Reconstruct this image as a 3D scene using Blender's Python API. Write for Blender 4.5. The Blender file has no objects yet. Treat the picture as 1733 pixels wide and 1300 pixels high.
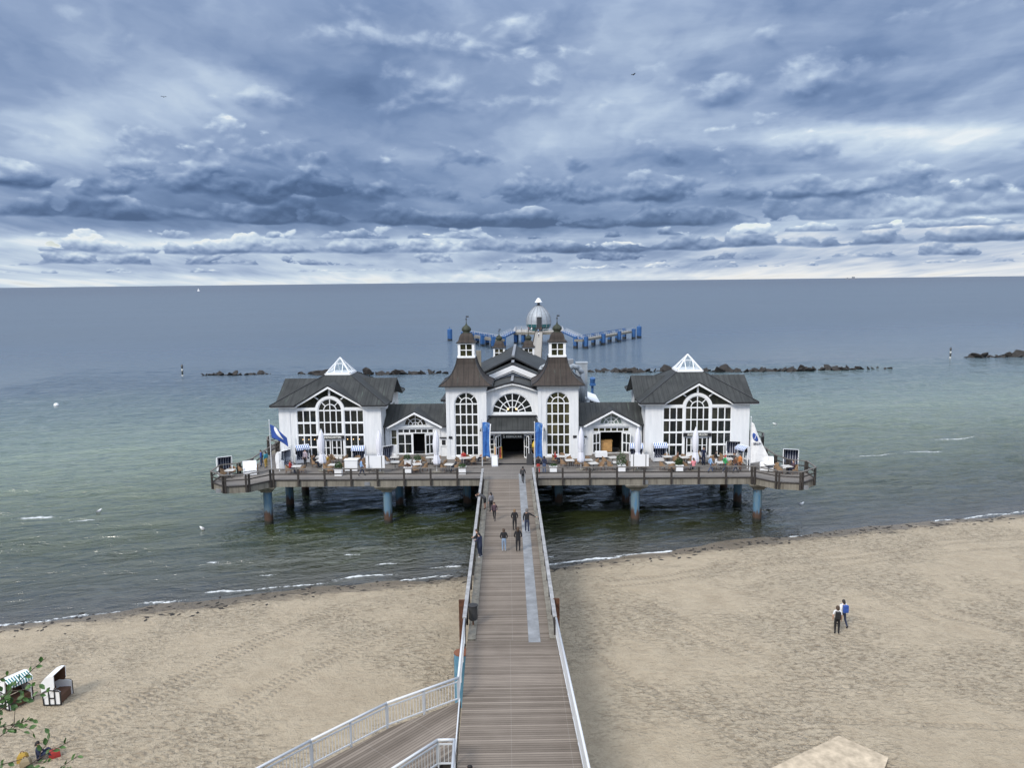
import bpy, bmesh, math, random
from mathutils import Vector, Matrix, noise as mnoise
R=math.radians; PI=math.pi
random.seed(7)
scene=bpy.context.scene
col=scene.collection

# ---------------------------------------------------------------- camera
cam_d=bpy.data.cameras.new('camera'); cam=bpy.data.objects.new('camera',cam_d); col.objects.link(cam)
FPX=1302.0
cam_d.sensor_width=36.0; cam_d.lens=36.0*FPX/1733.0; cam_d.clip_start=0.1; cam_d.clip_end=300000
pitch=math.atan(173/FPX); yaw=math.atan(9/FPX); roll=math.atan(20/1733)
cam.matrix_world=Matrix.Translation((0,0,22.4))@Matrix.Rotation(-yaw,4,'Z')@Matrix.Rotation(PI/2-pitch,4,'X')@Matrix.Rotation(-roll,4,'Z')
scene.camera=cam

# ---------------------------------------------------------------- node helpers
class S:
    def __init__(s,nt,sock): s.nt=nt; s.k=sock
    def _m(s,op,b=None,c=None,clamp=False):
        n=s.nt.nodes.new('ShaderNodeMath'); n.operation=op; n.use_clamp=clamp
        s.nt.links.new(s.k,n.inputs[0])
        for i,v in ((1,b),(2,c)):
            if v is None: continue
            if isinstance(v,S): s.nt.links.new(v.k,n.inputs[i])
            else: n.inputs[i].default_value=v
        return S(s.nt,n.outputs[0])
    def __add__(s,o): return s._m('ADD',o)
    __radd__=__add__
    def __sub__(s,o): return s._m('SUBTRACT',o)
    def __rsub__(s,o): return (s*-1.0)+o
    def __mul__(s,o): return s._m('MULTIPLY',o)
    __rmul__=__mul__
    def __truediv__(s,o): return s._m('DIVIDE',o)
    def pw(s,o): return s._m('POWER',o)
    def clamp(s): return s._m('ADD',0.0,clamp=True)
    def abs(s): return s._m('ABSOLUTE')
    def floor(s): return s._m('FLOOR')
    def fract(s): return s._m('FRACT')
    def sin(s): return s._m('SINE')
    def mx(s,o): return s._m('MAXIMUM',o)
    def mn(s,o): return s._m('MINIMUM',o)
    def gt(s,o): return s._m('GREATER_THAN',o)
    def lt(s,o): return s._m('LESS_THAN',o)
    def exp(s): return s._m('EXPONENT')
    def ln(s): return s._m('LOGARITHM',math.e)
    def step(s,a,b,lo=0.0,hi=1.0):
        n=s.nt.nodes.new('ShaderNodeMapRange'); n.interpolation_type='SMOOTHSTEP'
        s.nt.links.new(s.k,n.inputs[0])
        n.inputs[1].default_value=a; n.inputs[2].default_value=b; n.inputs[3].default_value=lo; n.inputs[4].default_value=hi
        return S(s.nt,n.outputs[0])
    def lin(s,a,b,lo=0.0,hi=1.0):
        n=s.nt.nodes.new('ShaderNodeMapRange'); s.nt.links.new(s.k,n.inputs[0])
        n.inputs[1].default_value=a; n.inputs[2].default_value=b; n.inputs[3].default_value=lo; n.inputs[4].default_value=hi
        return S(s.nt,n.outputs[0])
def sep(nt,sock):
    n=nt.nodes.new('ShaderNodeSeparateXYZ'); nt.links.new(sock,n.inputs[0]); return [S(nt,n.outputs[i]) for i in range(3)]
def comb(nt,*a):
    n=nt.nodes.new('ShaderNodeCombineXYZ')
    for i,v in enumerate(a):
        if isinstance(v,S): nt.links.new(v.k,n.inputs[i])
        else: n.inputs[i].default_value=v
    return n.outputs[0]
def noise(nt,vec,scale=1,detail=4,rough=.5,dist=0.0,out=0):
    n=nt.nodes.new('ShaderNodeTexNoise'); n.inputs['Scale'].default_value=scale; n.inputs['Detail'].default_value=detail
    n.inputs['Roughness'].default_value=rough; n.inputs['Distortion'].default_value=dist
    nt.links.new(vec,n.inputs['Vector']); return S(nt,n.outputs[out])
def ramp(nt,fac,stops,interp='LINEAR'):
    n=nt.nodes.new('ShaderNodeValToRGB'); cr=n.color_ramp; cr.interpolation=interp
    while len(cr.elements)<len(stops): cr.elements.new(.5)
    for e,(p,c) in zip(cr.elements,stops): e.position=p; e.color=(c[0],c[1],c[2],1)
    nt.links.new(fac.k,n.inputs[0]); return n.outputs[0]
def mixc(nt,fac,a,b,mode='MIX'):
    n=nt.nodes.new('ShaderNodeMix'); n.data_type='RGBA'; n.blend_type=mode
    if isinstance(fac,S): nt.links.new(fac.k,n.inputs[0])
    else: n.inputs[0].default_value=fac
    for i,v in ((6,a),(7,b)):
        if isinstance(v,(tuple,list)): n.inputs[i].default_value=(v[0],v[1],v[2],1)
        else: nt.links.new(v.k if isinstance(v,S) else v,n.inputs[i])
    return n.outputs[2]

# ---------------------------------------------------------------- sky
SUN_EL=R(40); SUN_AZ=R(215)      # compass-like, measured from +Y clockwise: behind the camera on the left
world=bpy.data.worlds.new("World"); scene.world=world; world.use_nodes=True
nt=world.node_tree; nt.nodes.clear()
out=nt.nodes.new('ShaderNodeOutputWorld'); bg=nt.nodes.new('ShaderNodeBackground'); nt.links.new(bg.outputs[0],out.inputs[0])
bg.inputs[1].default_value=0.1
sky=nt.nodes.new('ShaderNodeTexSky'); sky.sky_type='NISHITA'; sky.sun_disc=False
sky.sun_elevation=SUN_EL; sky.sun_rotation=SUN_AZ
tc=nt.nodes.new('ShaderNodeTexCoord')
x,y,z=sep(nt,tc.outputs['Generated'])
zc=z.mx(0.0)
az=x._m('ARCTAN2',y)*(180/PI)
el=z._m('ARCSINE')*(180/PI)
elc=el.mx(0.0)
wob=noise(nt,comb(nt,az*0.11,el*0.30,y*0.5),1.0,5,.58,0,out=1)
wx,wy,wz=sep(nt,wob.k)
azp=az+(wx-0.5)*9.0; elp=el+(wy-0.5)*3.2*elc.step(0,6)
P=comb(nt,azp,elp,0.0)
def blob(a,e,sa,se,amp):
    s=nt.nodes.new('ShaderNodeVectorMath'); s.operation='SUBTRACT'; nt.links.new(P,s.inputs[0]); s.inputs[1].default_value=(a,e,0)
    m=nt.nodes.new('ShaderNodeVectorMath'); m.operation='MULTIPLY'; nt.links.new(s.outputs[0],m.inputs[0]); m.inputs[1].default_value=(1/sa,1/se,0)
    d=nt.nodes.new('ShaderNodeVectorMath'); d.operation='DOT_PRODUCT'; nt.links.new(m.outputs[0],d.inputs[0]); nt.links.new(m.outputs[0],d.inputs[1])
    return (S(nt,d.outputs['Value'])*-1.0).exp()*amp
BL=[(-15,6.4,9,2.2,-.34),(-25,4.8,9,1.1,-.14),(-10,4.6,12,.9,-.14),(-28.5,9.6,5,2.2,.22),(-20,12.6,5.5,2.2,.20),(-9,12.0,5,3.6,-.14),(-16,9.3,4,1.6,.10),
    (-12,18.5,14,2.0,.10),(29,8.9,9,1.3,.36),(20,9.6,7,.7,.14),(7,11.6,9,2.2,.14),(25,11.6,9,1.2,-.16),(13,8.2,11,.9,-.16),(4,4.2,11,.9,-.22),
    (29,5.8,9,.9,.12),(27,3.9,8,.8,.26),(-25,3.1,14,.65,.30),(8.5,2.3,7,.7,-.24),(-4,2.5,3,.8,.22),(20,16,8,1.6,.10),(15,5.4,8,.8,-.12),(3,16,10,2.5,.08)]
bias=None
for b in BL:
    t=blob(*b); bias=t if bias is None else bias+t
inv=(elc+3.5).pw(-1.0)
lu=az*(inv*0.55+0.045); lv=((elc+3.5).ln())*1.75
def cn(du,dv,sc_,det,ro,zz=0.0,wa=0.55):
    return noise(nt,comb(nt,lu+(wx-0.5)*wa+du,lv+(wy-0.5)*wa*.6+dv,y*0.8+zz),sc_,det,ro,0.0)
nA=cn(0,0,1.15,7,.48); nB=cn(.0,.12,1.15,4,.48)

wisp=noise(nt,comb(nt,lu*0.7+lv*.25,lv*3.2,6.0),1.6,6,.55,.5)
relief=(nA-nB)*1.6
right=azp.step(-4,14)
nbig=cn(.3,.2,.8,2,.5,9.0)
t=relief*.8+(nbig-0.5)*0.35+(wisp-0.5)*(right*.30+.05)+0.53
low=elp.step(3.5,2.9)
t=t+low*.20
# rows of cumulus: flat dark bases, lumpy lit tops, the nearer (higher) rows over the farther ones
#      base height width presence softness base-tone top-tone octaves lateral variation
ROWS=[(.85,.6,2.2,.20,.25,.50,.84,3,2.4),(1.35,1.5,3.0,.16,.14,.32,.90,4,3.2),(2.1,1.9,4.2,.26,.14,.22,.92,4,3.6),(3.2,1.2,3.6,.15,.16,.34,.88,4,2.8),(4.0,2.2,6.0,.75,.14,.20,.72,5,1.6),(5.6,3.4,5.5,.62,.26,.16,.78,6,2.2),(8.0,3.6,5.5,.42,.40,.30,.80,6,2.4),(11.4,5.0,7.5,.45,.6,.36,.78,6,2.2),(15.5,5.0,8.0,.35,.7,.42,.78,6,2.2)]
for k,(bb,hh,ss,pres,soft,tb,tt,oc,lat) in enumerate(ROWS):
    n1=noise(nt,comb(nt,az*(.62/ss)+k*7.3,k*3.1+(wy-.5)*.15,y*.5),1.0,3,.5)
    cu=az*(1.25/ss)+(wx-.5)*.45; cv=el*(2.1/ss)+(wy-.5)*.45
    n2=noise(nt,comb(nt,cu,cv,k*5.0+y),1.25,oc,.50)
    n3=noise(nt,comb(nt,cu-.03,cv+.12,k*5.0+y),1.25,3,.50)
    base=(n1-.5)*(.30*hh)+bb+az*(-.012 if k>3 else 0.0)
    sv=(el-base)*(1/hh)
    al_=((n2-.5)*3.2+(n1-.5)*lat+pres-sv).step(0,soft)*(sv+(n2-.5)*(.12*k+.1)).step(-.02,.03+soft*.45)
    tl=sv.lin(0,.95)._m('POWER',.75)*(tt-tb)+tb+(n2-n3)*2.3+(n1-.5)*.3
    op=.95 if k<6 else .85
    t=t+(tl-t)*al_*op
t=t+bias*.95
t=t+elc.step(1.2,0.1)*0.20
t=t+el.step(20,45)*0.25
cc=ramp(nt,t.clamp(),[(0.0,(.050,.092,.195)),(.20,(.086,.143,.275)),(.40,(.155,.228,.385)),(.56,(.245,.325,.485)),(.72,(.375,.465,.61)),(.88,(.53,.62,.715)),(1.0,(.72,.76,.785))])
warm=low*t.step(.6,.9)*azp.step(0,22)
cc=mixc(nt,warm*0.22,cc,(.92,.80,.72))
# thinner, brighter overcast overhead and behind the viewer
boost=el.step(16,46)*2.1+y.step(0.25,-0.6)*0.85*el.step(-2,14)+1.0
cc=mixc(nt,el.step(19.5,32)*.65,cc,(.30,.305,.32))
sc=nt.nodes.new('ShaderNodeVectorMath'); sc.operation='SCALE'; nt.links.new(cc,sc.inputs[0]); nt.links.new((boost*10.0).k,sc.inputs['Scale'])
gap=(t.step(.95,1.25))*0.5+0.06
nt.links.new(mixc(nt,gap,sc.outputs[0],sky.outputs[0]),bg.inputs[0])

sun_d=bpy.data.lights.new('sun','SUN'); sun=bpy.data.objects.new('sun',sun_d); col.objects.link(sun)
sun_d.energy=2.3; sun_d.angle=R(16); sun_d.color=(1,.93,.83)
sd=Vector((math.sin(SUN_AZ)*math.cos(SUN_EL),math.cos(SUN_AZ)*math.cos(SUN_EL),math.sin(SUN_EL)))
sun.rotation_euler=sd.to_track_quat('Z','Y').to_euler()
scene.view_settings.view_transform='Standard'; scene.view_settings.look='None'; scene.view_settings.exposure=0.22; scene.view_settings.gamma=1
scene.render.resolution_x=1024; scene.render.resolution_y=769

# ---------------------------------------------------------------- materials
MAT={}
def mk(name):
    m=bpy.data.materials.new(name); m.use_nodes=True; n=m.node_tree
    b=n.nodes['Principled BSDF']; MAT[name]=m; return m,n,b
def setb(n,b,c=None,rough=None,met=None,spec=None):
    if c is not None:
        if isinstance(c,(tuple,list)): b.inputs['Base Color'].default_value=(c[0],c[1],c[2],1)
        else: n.links.new(c.k if isinstance(c,S) else c,b.inputs['Base Color'])
    if rough is not None:
        if isinstance(rough,S): n.links.new(rough.k,b.inputs['Roughness'])
        else: b.inputs['Roughness'].default_value=rough
    if met is not None: b.inputs['Metallic'].default_value=met
    if spec is not None: b.inputs['Specular IOR Level'].default_value=spec
def bump(n,b,h,dist=1.0,strength=1.0):
    k=n.nodes.new('ShaderNodeBump'); k.inputs['Distance'].default_value=dist; k.inputs['Strength'].default_value=strength
    n.links.new(h.k,k.inputs['Height']); n.links.new(k.outputs[0],b.inputs['Normal'])
def objco(n):
    t=n.nodes.new('ShaderNodeTexCoord'); return t.outputs['Object']
def geo(n):
    g=n.nodes.new('ShaderNodeNewGeometry'); return g
def simple(name,c,rough=.6,met=0.0,var=.18,scale=3.0,spec=None):
    m,n,b=mk(name)
    v=noise(n,objco(n),scale,5,.6)
    f=(v-0.5)*2*var*2+1.0
    k=n.nodes.new('ShaderNodeVectorMath'); k.operation='SCALE'; k.inputs[0].default_value=c; n.links.new(f.k,k.inputs['Scale'])
    setb(n,b,k.outputs[0],rough,met,spec); return m
simple('white_paint',(.78,.79,.80),.5,var=.06)
simple('white_trim',(.82,.83,.84),.45,var=.04)
simple('white_plastic',(.80,.81,.83),.4,var=.03)
simple('steel_white',(.58,.60,.63),.4,var=.06)
simple('dark_metal',(.035,.037,.04),.45,var=.2)
simple('navy',(.012,.018,.06),.8)
simple('silver',(.34,.37,.40),.55,.2,var=.2,scale=1.5)
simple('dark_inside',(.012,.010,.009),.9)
simple('wicker',(.26,.17,.10),.75,var=.5,scale=30)
simple('wicker_dark',(.10,.05,.03),.8,var=.4,scale=30)
simple('table_top',(.55,.54,.52),.35,var=.1)
simple('canvas',(.72,.73,.80),.85,var=.06,scale=2)
simple('black_rubber',(.02,.02,.022),.6)
simple('rock',(.026,.023,.021),.85,var=.5,scale=1.5)
simple('rust',(.10,.042,.022),.85,var=.5,scale=6)
simple('green_leaf',(.055,.12,.025),.5,var=.45,scale=7)
simple('bark',(.07,.05,.035),.85,var=.3,scale=12)
simple('shrub_leaf',(.04,.085,.025),.6,var=.5,scale=12)
simple('grey_mat',(.225,.235,.25),.8,var=.3,scale=1.6,spec=.2)
simple('counter_wood',(.42,.24,.09),.5,var=.3,scale=4)
simple('blue_paint',(.03,.10,.26),.6,var=.3,scale=2)
simple('bank_green',(.05,.08,.025),.9,var=.5,scale=.8)
simple('sailcloth',(.8,.8,.8),.7)
simple('board_pale',(.34,.315,.28),.9,var=.16,scale=1.2)
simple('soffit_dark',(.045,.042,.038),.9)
simple('sand_mat',(.46,.385,.29),.95,var=.45,scale=1.8,spec=.1)
simple('ridge_grey',(.22,.23,.25),.5)
simple('teal_glass',(.03,.13,.15),.2,.3,var=.4)
simple('gull_white',(.8,.8,.8),.7)
simple('sign_black',(.015,.015,.018),.5)
simple('letter',(.75,.75,.70),.5,var=.02)
simple('poster_red',(.55,.10,.06),.6,var=.9,scale=3)
simple('yellow',(.65,.45,.06),.6)
simple('hair_brown',(.05,.028,.015),.7); simple('hair_black',(.012,.010,.010),.7); simple('hair_blond',(.16,.10,.05),.7); simple('hair_grey',(.10,.09,.085),.7)
simple('skin',(.55,.33,.24),.55,var=.05)
CL={'black':(.014,.014,.017),'navy':(.018,.025,.06),'charcoal':(.045,.045,.05),'jeans':(.06,.09,.17),'darkjeans':(.025,.035,.07),'white':(.7,.7,.72),
 'plum':(.07,.04,.055),'grey':(.2,.2,.22),'lightblue':(.25,.42,.68),'green':(.03,.33,.10),'red':(.36,.035,.03),'pink':(.72,.25,.28),'rosy':(.62,.5,.52),
 'brown':(.13,.06,.035),'orange':(.5,.18,.05),'khaki':(.28,.23,.15),'blue':(.03,.08,.32),'teal':(.04,.25,.33),'yellow':(.42,.27,.05),'palejeans':(.22,.3,.42)}
for k,c in CL.items(): simple('cloth_'+k,c,.85,var=.15,scale=6)

# roofing: standing seam metal, streaked
def roofmat(name,c1,c2,green=0.0):
    m,n,b=mk(name); g=geo(n); nx,ny,nz=sep(n,g.outputs['Normal']); px,py,pz=sep(n,objco(n))
    side=nx.abs().gt(ny.abs()); c=py*side+px*(1.0-side)
    seam=((c/0.55).fract()-0.5).abs().gt(0.455)
    v1=noise(n,comb(n,c*5.0,pz*0.35,(c/0.55).floor()),1.0,5,.6); v2=noise(n,objco(n),.6,4,.55)
    col_=ramp(n,(v1*0.6+v2*0.5-0.05).clamp(),[(.25,c1),(.75,c2)])
    col_=mixc(n,seam*0.5,col_,(.02,.02,.02))
    if green: col_=mixc(n,noise(n,comb(n,c*3,pz*.5,2.0),1.0,5,.65).step(.58,.75)*green,col_,(.13,.17,.14))
    setb(n,b,col_,.6,.0,.22); bump(n,b,seam,.03)
roofmat('roof_grey',(.013,.015,.016),(.066,.069,.068),.6)
roofmat('roof_copper',(.020,.016,.014),(.076,.060,.051),.3)
roofmat('roof_dome',(.022,.026,.020),(.07,.08,.055),.5)
m,n,b=mk('roof_edge'); setb(n,b,(.02,.021,.024),.5)

# boarded white timber
m,n,b=mk('white_boards'); g=geo(n); nx,ny,nz=sep(n,g.outputs['Normal']); px,py,pz=sep(n,objco(n))
side=nx.abs().gt(ny.abs()); c=py*side+px*(1.0-side)
st=noise(n,comb(n,c*4,pz*.4,1.0),1.0,5,.6); gr=((c/.14).fract()).lt(.10)
setb(n,b,mixc(n,gr*.35,ramp(n,st,[(.3,(.70,.72,.74)),(.7,(.83,.84,.85))]),(.45,.46,.48)),.55); bump(n,b,gr*-1.0,.01)

# glass
def glassmat(name,cols):
    m,n,b=mk(name); px,py,pz=sep(n,objco(n))
    v=n.nodes.new('ShaderNodeTexWhiteNoise'); n.links.new(comb(n,(px*1.65).floor(),(pz*0.86).floor(),(py*.5).floor()),v.inputs['Vector'])
    nn=noise(n,comb(n,px*2.2,pz*1.6,py),1.0,4,.6)
    c=ramp(n,(S(n,v.outputs['Value'])*.45+nn*.75-.1).clamp(),cols); setb(n,b,c,.12,0,.5)
glassmat('glass_dark',[(.2,(.004,.006,.008)),(.6,(.014,.018,.018)),(.9,(.055,.055,.04))])
glassmat('glass_olive',[(.15,(.010,.011,.007)),(.5,(.034,.034,.018)),(.9,(.095,.086,.042))])
glassmat('glass_pale',[(.1,(.10,.14,.13)),(.5,(.2,.26,.24)),(.9,(.3,.36,.33))])
m,n,b=mk('glass_clear'); setb(n,b,(.35,.43,.48),.05); b.inputs['Alpha'].default_value=.22
m,n,b=mk('lamp_glow'); b.inputs['Emission Color'].default_value=(1,.62,.25,1); b.inputs['Emission Strength'].default_value=1.0; setb(n,b,(.9,.6,.3),.4)

# wood decking
def deckmat(name,axis,w,c1,c2,gapc=(.045,.04,.038)):
    m,n,b=mk(name); p=sep(n,objco(n)); c=p[axis]; o=p[1-axis]
    fl=(c/w).floor(); fr=(c/w).fract()
    v=n.nodes.new('ShaderNodeTexWhiteNoise'); v.noise_dimensions='1D'; n.links.new(fl.k,v.inputs['W'])
    g2=noise(n,comb(n,c*14,o*.8,fl),1.0,4,.6); big=noise(n,objco(n),.35,5,.65)
    t=S(n,v.outputs['Value'])*.40+g2*.35+big*.5-.12
    c_=ramp(n,t.clamp(),[(.15,c1),(.85,c2)])
    gap=fr.lt(.11); seam=((o+.0)/2.3).fract().lt(.010)
    c_=mixc(n,gap*.9,c_,gapc); c_=mixc(n,seam*.16,c_,(.42,.40,.37))
    speck=noise(n,objco(n),5.0,6,.75).step(.70,.76)
    c_=mixc(n,speck*.25,c_,(.45,.43,.40))
    setb(n,b,c_,.8,None,.25); bump(n,b,gap*-1.0,.015)
deckmat('boards',1,.145,(.10,.080,.064),(.285,.24,.20))
deckmat('boards_terrace',1,.16,(.12,.108,.10),(.26,.24,.22))
# concrete with vertical stains
m,n,b=mk('concrete'); p=sep(n,objco(n))
s1=noise(n,comb(n,p[0]*3.5,p[1]*3.5,p[2]*.35),1.0,5,.65); s2=noise(n,objco(n),.5,4,.6)
c_=ramp(n,(s1*.7+s2*.4-.05).clamp(),[(.30,(.07,.062,.05)),(.48,(.19,.175,.145)),(.8,(.31,.29,.25))]); setb(n,b,c_,.85)
# dark weathered timber / steel of railings
m,n,b=mk('rail_wood'); v=noise(n,objco(n),5,5,.6); setb(n,b,ramp(n,v,[(.3,(.018,.015,.014)),(.7,(.055,.047,.042))]),.8)
m,n,b=mk('rail_top'); v=noise(n,objco(n),3,5,.6); setb(n,b,ramp(n,v,[(.3,(.07,.063,.058)),(.7,(.19,.175,.16))]),.75)
m,n,b=mk('handrail_pale'); v=noise(n,objco(n),3,5,.6); setb(n,b,ramp(n,v,[(.3,(.20,.20,.205)),(.7,(.38,.38,.385))]),.6)
# piles: blue paint, rust to the water line
def pilemat(name,blue,topz):
    m,n,b=mk(name); g=geo(n); px,py,pz=sep(n,g.outputs['Position'])
    nn=noise(n,objco(n),1.6,6,.65); n2=noise(n,comb(n,px*3,py*3,pz*.5),1.0,5,.65)
    c_=ramp(n,n2,[(.3,blue),(.65,(.16,.22,.24))])
    c_=mixc(n,(n2*1.0+(pz*-.40)+.52).step(.45,.66),c_,(.075,.042,.028))
    c_=mixc(n,nn.step(.6,.68)*.8,c_,(.13,.06,.03))
    c_=mixc(n,(pz+(nn-.5)*.4).step(.55,.25),c_,(.02,.022,.016))
    setb(n,b,c_,.7)
pilemat('pile_blue',(.05,.17,.32),4); 
m,n,b=mk('pile_bright'); nn=noise(n,objco(n),.8,5,.65); px,py,pz=sep(n,geo(n).outputs['Position'])
c_=ramp(n,nn,[(.3,(.012,.06,.19)),(.7,(.035,.13,.32))]); c_=mixc(n,(pz+(nn-.5)*1.2).step(1.1,.5),c_,(.02,.025,.03)); setb(n,b,c_,.6)
m,n,b=mk('pile_shore'); nn=noise(n,objco(n),2.5,6,.65); px,py,pz=sep(n,geo(n).outputs['Position'])
c_=ramp(n,nn,[(.3,(.05,.17,.29)),(.7,(.13,.28,.37))]); c_=mixc(n,pz.step(3.92,3.98),c_,(.20,.075,.035)); setb(n,b,c_,.6)

def stripes(name,c1,c2,axis,w,fr=.5):
    m,n,b=mk(name); p=sep(n,objco(n)); f=(p[axis]/w+.25).fract().lt(fr); setb(n,b,mixc(n,f,c1,c2),.8)
stripes('stripe_awning',(.75,.77,.8),(.05,.13,.38),0,.17)
stripes('stripe_navy',(.012,.016,.05),(.45,.47,.52),0,.20,.28)
stripes('stripe_teal',(.78,.8,.8),(.02,.16,.17),0,.13)
stripes('buoy_band',(.03,.035,.03),(.7,.7,.65),2,1.5)

# sand
m,n,b=mk('sand'); pos=geo(n).outputs['Position']; px,py,pz=sep(n,pos)
f1=noise(n,pos,3.2,5,.62,.6); f2=noise(n,pos,.9,5,.6,.3); f3=noise(n,pos,.12,4,.55); fine=noise(n,pos,11,4,.7)
vor=n.nodes.new('ShaderNodeTexVoronoi'); vor.inputs['Scale'].default_value=2.1; vor.inputs['Randomness'].default_value=1
vv=noise(n,pos,1.2,3,.5,0,out=1); ad=n.nodes.new('ShaderNodeVectorMath'); ad.operation='ADD'; n.links.new(pos,ad.inputs[0]); n.links.new(vv.k,ad.inputs[1]); n.links.new(ad.outputs[0],vor.inputs['Vector'])
foot=S(n,vor.outputs['Distance']).step(.30,.06)
dshore=(py-57.6-px*.262)*-.967
churn=f3.step(.40,.58)*.75+.25
h=(f1-.5)*.34*churn+(f2-.5)*.22-foot*.13*churn+(fine-.5)*.09-noise(n,comb(n,px*2.1,py*4.6,0.0),1.0,4,.62,.5).step(.50,.66)*.09*churn
TR=[(-22.5,33.0,-12,50.5,.9),(-21.7,32.6,-11.2,50.1,.9),(-19,30,-7,47,.7),(-18.2,29.6,-6.2,46.6,.7),(8,50,13.5,40,.9),(9.1,50.6,14.6,40.6,.9),(27,46.5,33,41.5,1),(28.2,47.2,34.2,42.2,1),(33,41.5,46,37,.8),(6,53,44,62.5,.8),(6,54.2,44,63.7,.8),(20,55,50,62,.7),(4.0,44,11,31,.7),(11,35.5,25,32.5,.5),(24,52,27,44,.7),(25.3,52.4,28.3,44.4,.7)]
tr=None; trm=None
for (ax,ay,bx,by,am) in TR:
    L=math.hypot(bx-ax,by-ay); ux,uy=(bx-ax)/L,(by-ay)/L
    wv=(f2-.5)*.9
    s_=(px-ax)*ux+(py-ay)*uy; t_=(px-ax)*(-uy)+(py-ay)*ux+((s_*(.35))).sin()*.35+wv
    msk=t_.abs().step(.30,.20)*s_.step(-.5,1.5)*s_.step(L+1,L-2)
    pat=((s_*(2*PI/.34)+t_.abs()*9.0).sin())*msk*am
    tr=pat if tr is None else tr+pat; trm=msk if trm is None else trm+msk
h=h+tr*.045-trm*.05
base=ramp(n,(f3*.45+f2*.35+fine*.3-.05).clamp(),[(.25,(.29,.230,.158)),(.5,(.435,.362,.262)),(.75,(.55,.470,.352))])
base=mixc(n,f1.step(.50,.66)*.42*churn,base,(.20,.15,.10))
base=mixc(n,noise(n,pos,.45,5,.7).step(.62,.8)*.35,base,(.22,.17,.12))
pit_shade=(noise(n,comb(n,px*2.1,py*4.6,0.0),1.0,4,.62,.5).step(.555,.64))*churn; base=mixc(n,pit_shade*.55,base,(.21,.155,.10))  # shade in the trodden hollows, painted into the sand colour
spk=noise(n,pos,4.5,2,.5).step(.75,.79); base=mixc(n,spk*.55,base,(.06,.045,.03))
base=mixc(n,(tr*.5+.25).clamp()*trm.clamp()*.5,base,(.19,.145,.10))
wetn=noise(n,comb(n,px*.25,py*.8,0.0),1.0,5,.65)
dsh2=dshore+(wetn-.5)*4.0
weed=noise(n,comb(n,px*1.0,py*2.6,0.0),1.0,6,.7).step(.5,.62)*dsh2.step(.1,.6)*dsh2.step(1.9,.9)
base=mixc(n,dsh2.step(1.6,.1)*.75,base,(.11,.088,.064)); base=mixc(n,weed*.7,base,(.035,.026,.017))
setb(n,b,base,dsh2.step(.2,1.4,.35,.9)); bump(n,b,h,1.0,1.0)

# sea
m,n,b=mk('sea'); pos=geo(n).outputs['Position']; px,py,pz=sep(n,pos)
d=(py-57.6-px*.262)*.967; al=px*.967+py*.253
w1=noise(n,comb(n,al*.03,d*.06,0.0),1.0,4,.55); w2=noise(n,comb(n,al*.012,d*.03,4.0),1.0,3,.5)
dd=d+(w1-.5)*26*d.step(2,40)+(w2-.5)*60*d.step(30,160)
c_=ramp(n,(dd/240.0).clamp(),[(0,(.040,.036,.026)),(.025,(.026,.030,.013)),(.075,(.036,.050,.018)),(.15,(.092,.122,.076)),(.24,(.135,.180,.135)),(.36,(.085,.130,.125)),(.55,(.048,.084,.118)),(1,(.040,.072,.112))])
c_=mixc(n,dd.step(400,4000)*.6,c_,(.020,.036,.070))
weedp=noise(n,comb(n,al*.16,d*.45,9.0),1.0,5,.65).step(.56,.70)*d.step(85,20)*d.step(-1,5)
c_=mixc(n,weedp*.45,c_,(.045,.058,.022))
sA=noise(n,comb(n,al*.10,d*.34,0.0),1.0,3,.5,.3); sB=noise(n,comb(n,al*.45,d*1.25,3.0),1.0,4,.6,.4); sC=noise(n,comb(n,al*1.8,d*3.6,5.0),1.0,3,.6)
near=d.step(900,80)
wr=noise(n,comb(n,al*.004,d*.012,1.0),1.0,4,.6).step(.3,.65)*.6+.5
h=(sA-.5)*.95*(d.step(0,14)*.8+.2)+(sB-.5)*.58*wr+(sC-.5)*.15*near*wr+noise(n,comb(n,al*.02,d*.07,2.0),1.0,3,.5)*.9*d.step(60,200)
brk=None
CR=[(-40.9,72.3,2.6,.55),(-46,73.2,3.2,.6),(-23.9,59.9,1.0,.3),(-18.9,57.6,1.3,.25),(-9.8,59.5,2.0,.28),(-10.2,56.9,3.2,.28),(-5,58.6,2.2,.2),(54,96.9,4.5,.5),(62,104,6,.5),(46,95,4,.4),(70,95,5,.5),(-16,55.3,3.2,.3),(-25.0,52.6,3,.35),(-20.5,54.5,2,.25),(2,60.5,3,.3),(10.5,61.0,3,.3),(-13,61.5,1.2,.2)]
for (cx,cy,sa,sd2) in CR:
    cd=(cy-57.6-cx*.262)*.967; ca=cx*.967+cy*.253
    u_=(al-ca)/sa; v_=(d-cd+(((al-ca)*.9).sin())*.18)/sd2
    g_=((u_*u_+v_*v_)*-1.0).exp(); brk=g_ if brk is None else brk+g_
fn=noise(n,comb(n,al*1.3,d*3.2,7.0),1.0,6,.72)
edge=(d+noise(n,comb(n,al*.35,1.0,0.0),1.0,3,.6)*1.6-.8)
lin1=((edge-.45).abs().step(.42,.05))*noise(n,comb(n,al*.22,3.0,0.0),1.0,2,.5).step(.34,.46)
lin2=((edge-2.4).abs().step(.5,.05))*noise(n,comb(n,al*.2,8.0,0.0),1.0,2,.5).step(.52,.62)*.7
caps=noise(n,comb(n,al*.5,d*1.6,11.0),1.0,5,.7).step(.70,.76)*noise(n,comb(n,al*.05,d*.10,1.0),1.0,2,.5).step(.52,.62)*d.step(100,50)*d.step(3,12)*.22
fn2=noise(n,comb(n,al*3.0,d*7.0,2.0),1.0,5,.7)
fm=brk.mn(1.0)*1.0+lin1*.95+lin2*.7
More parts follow.
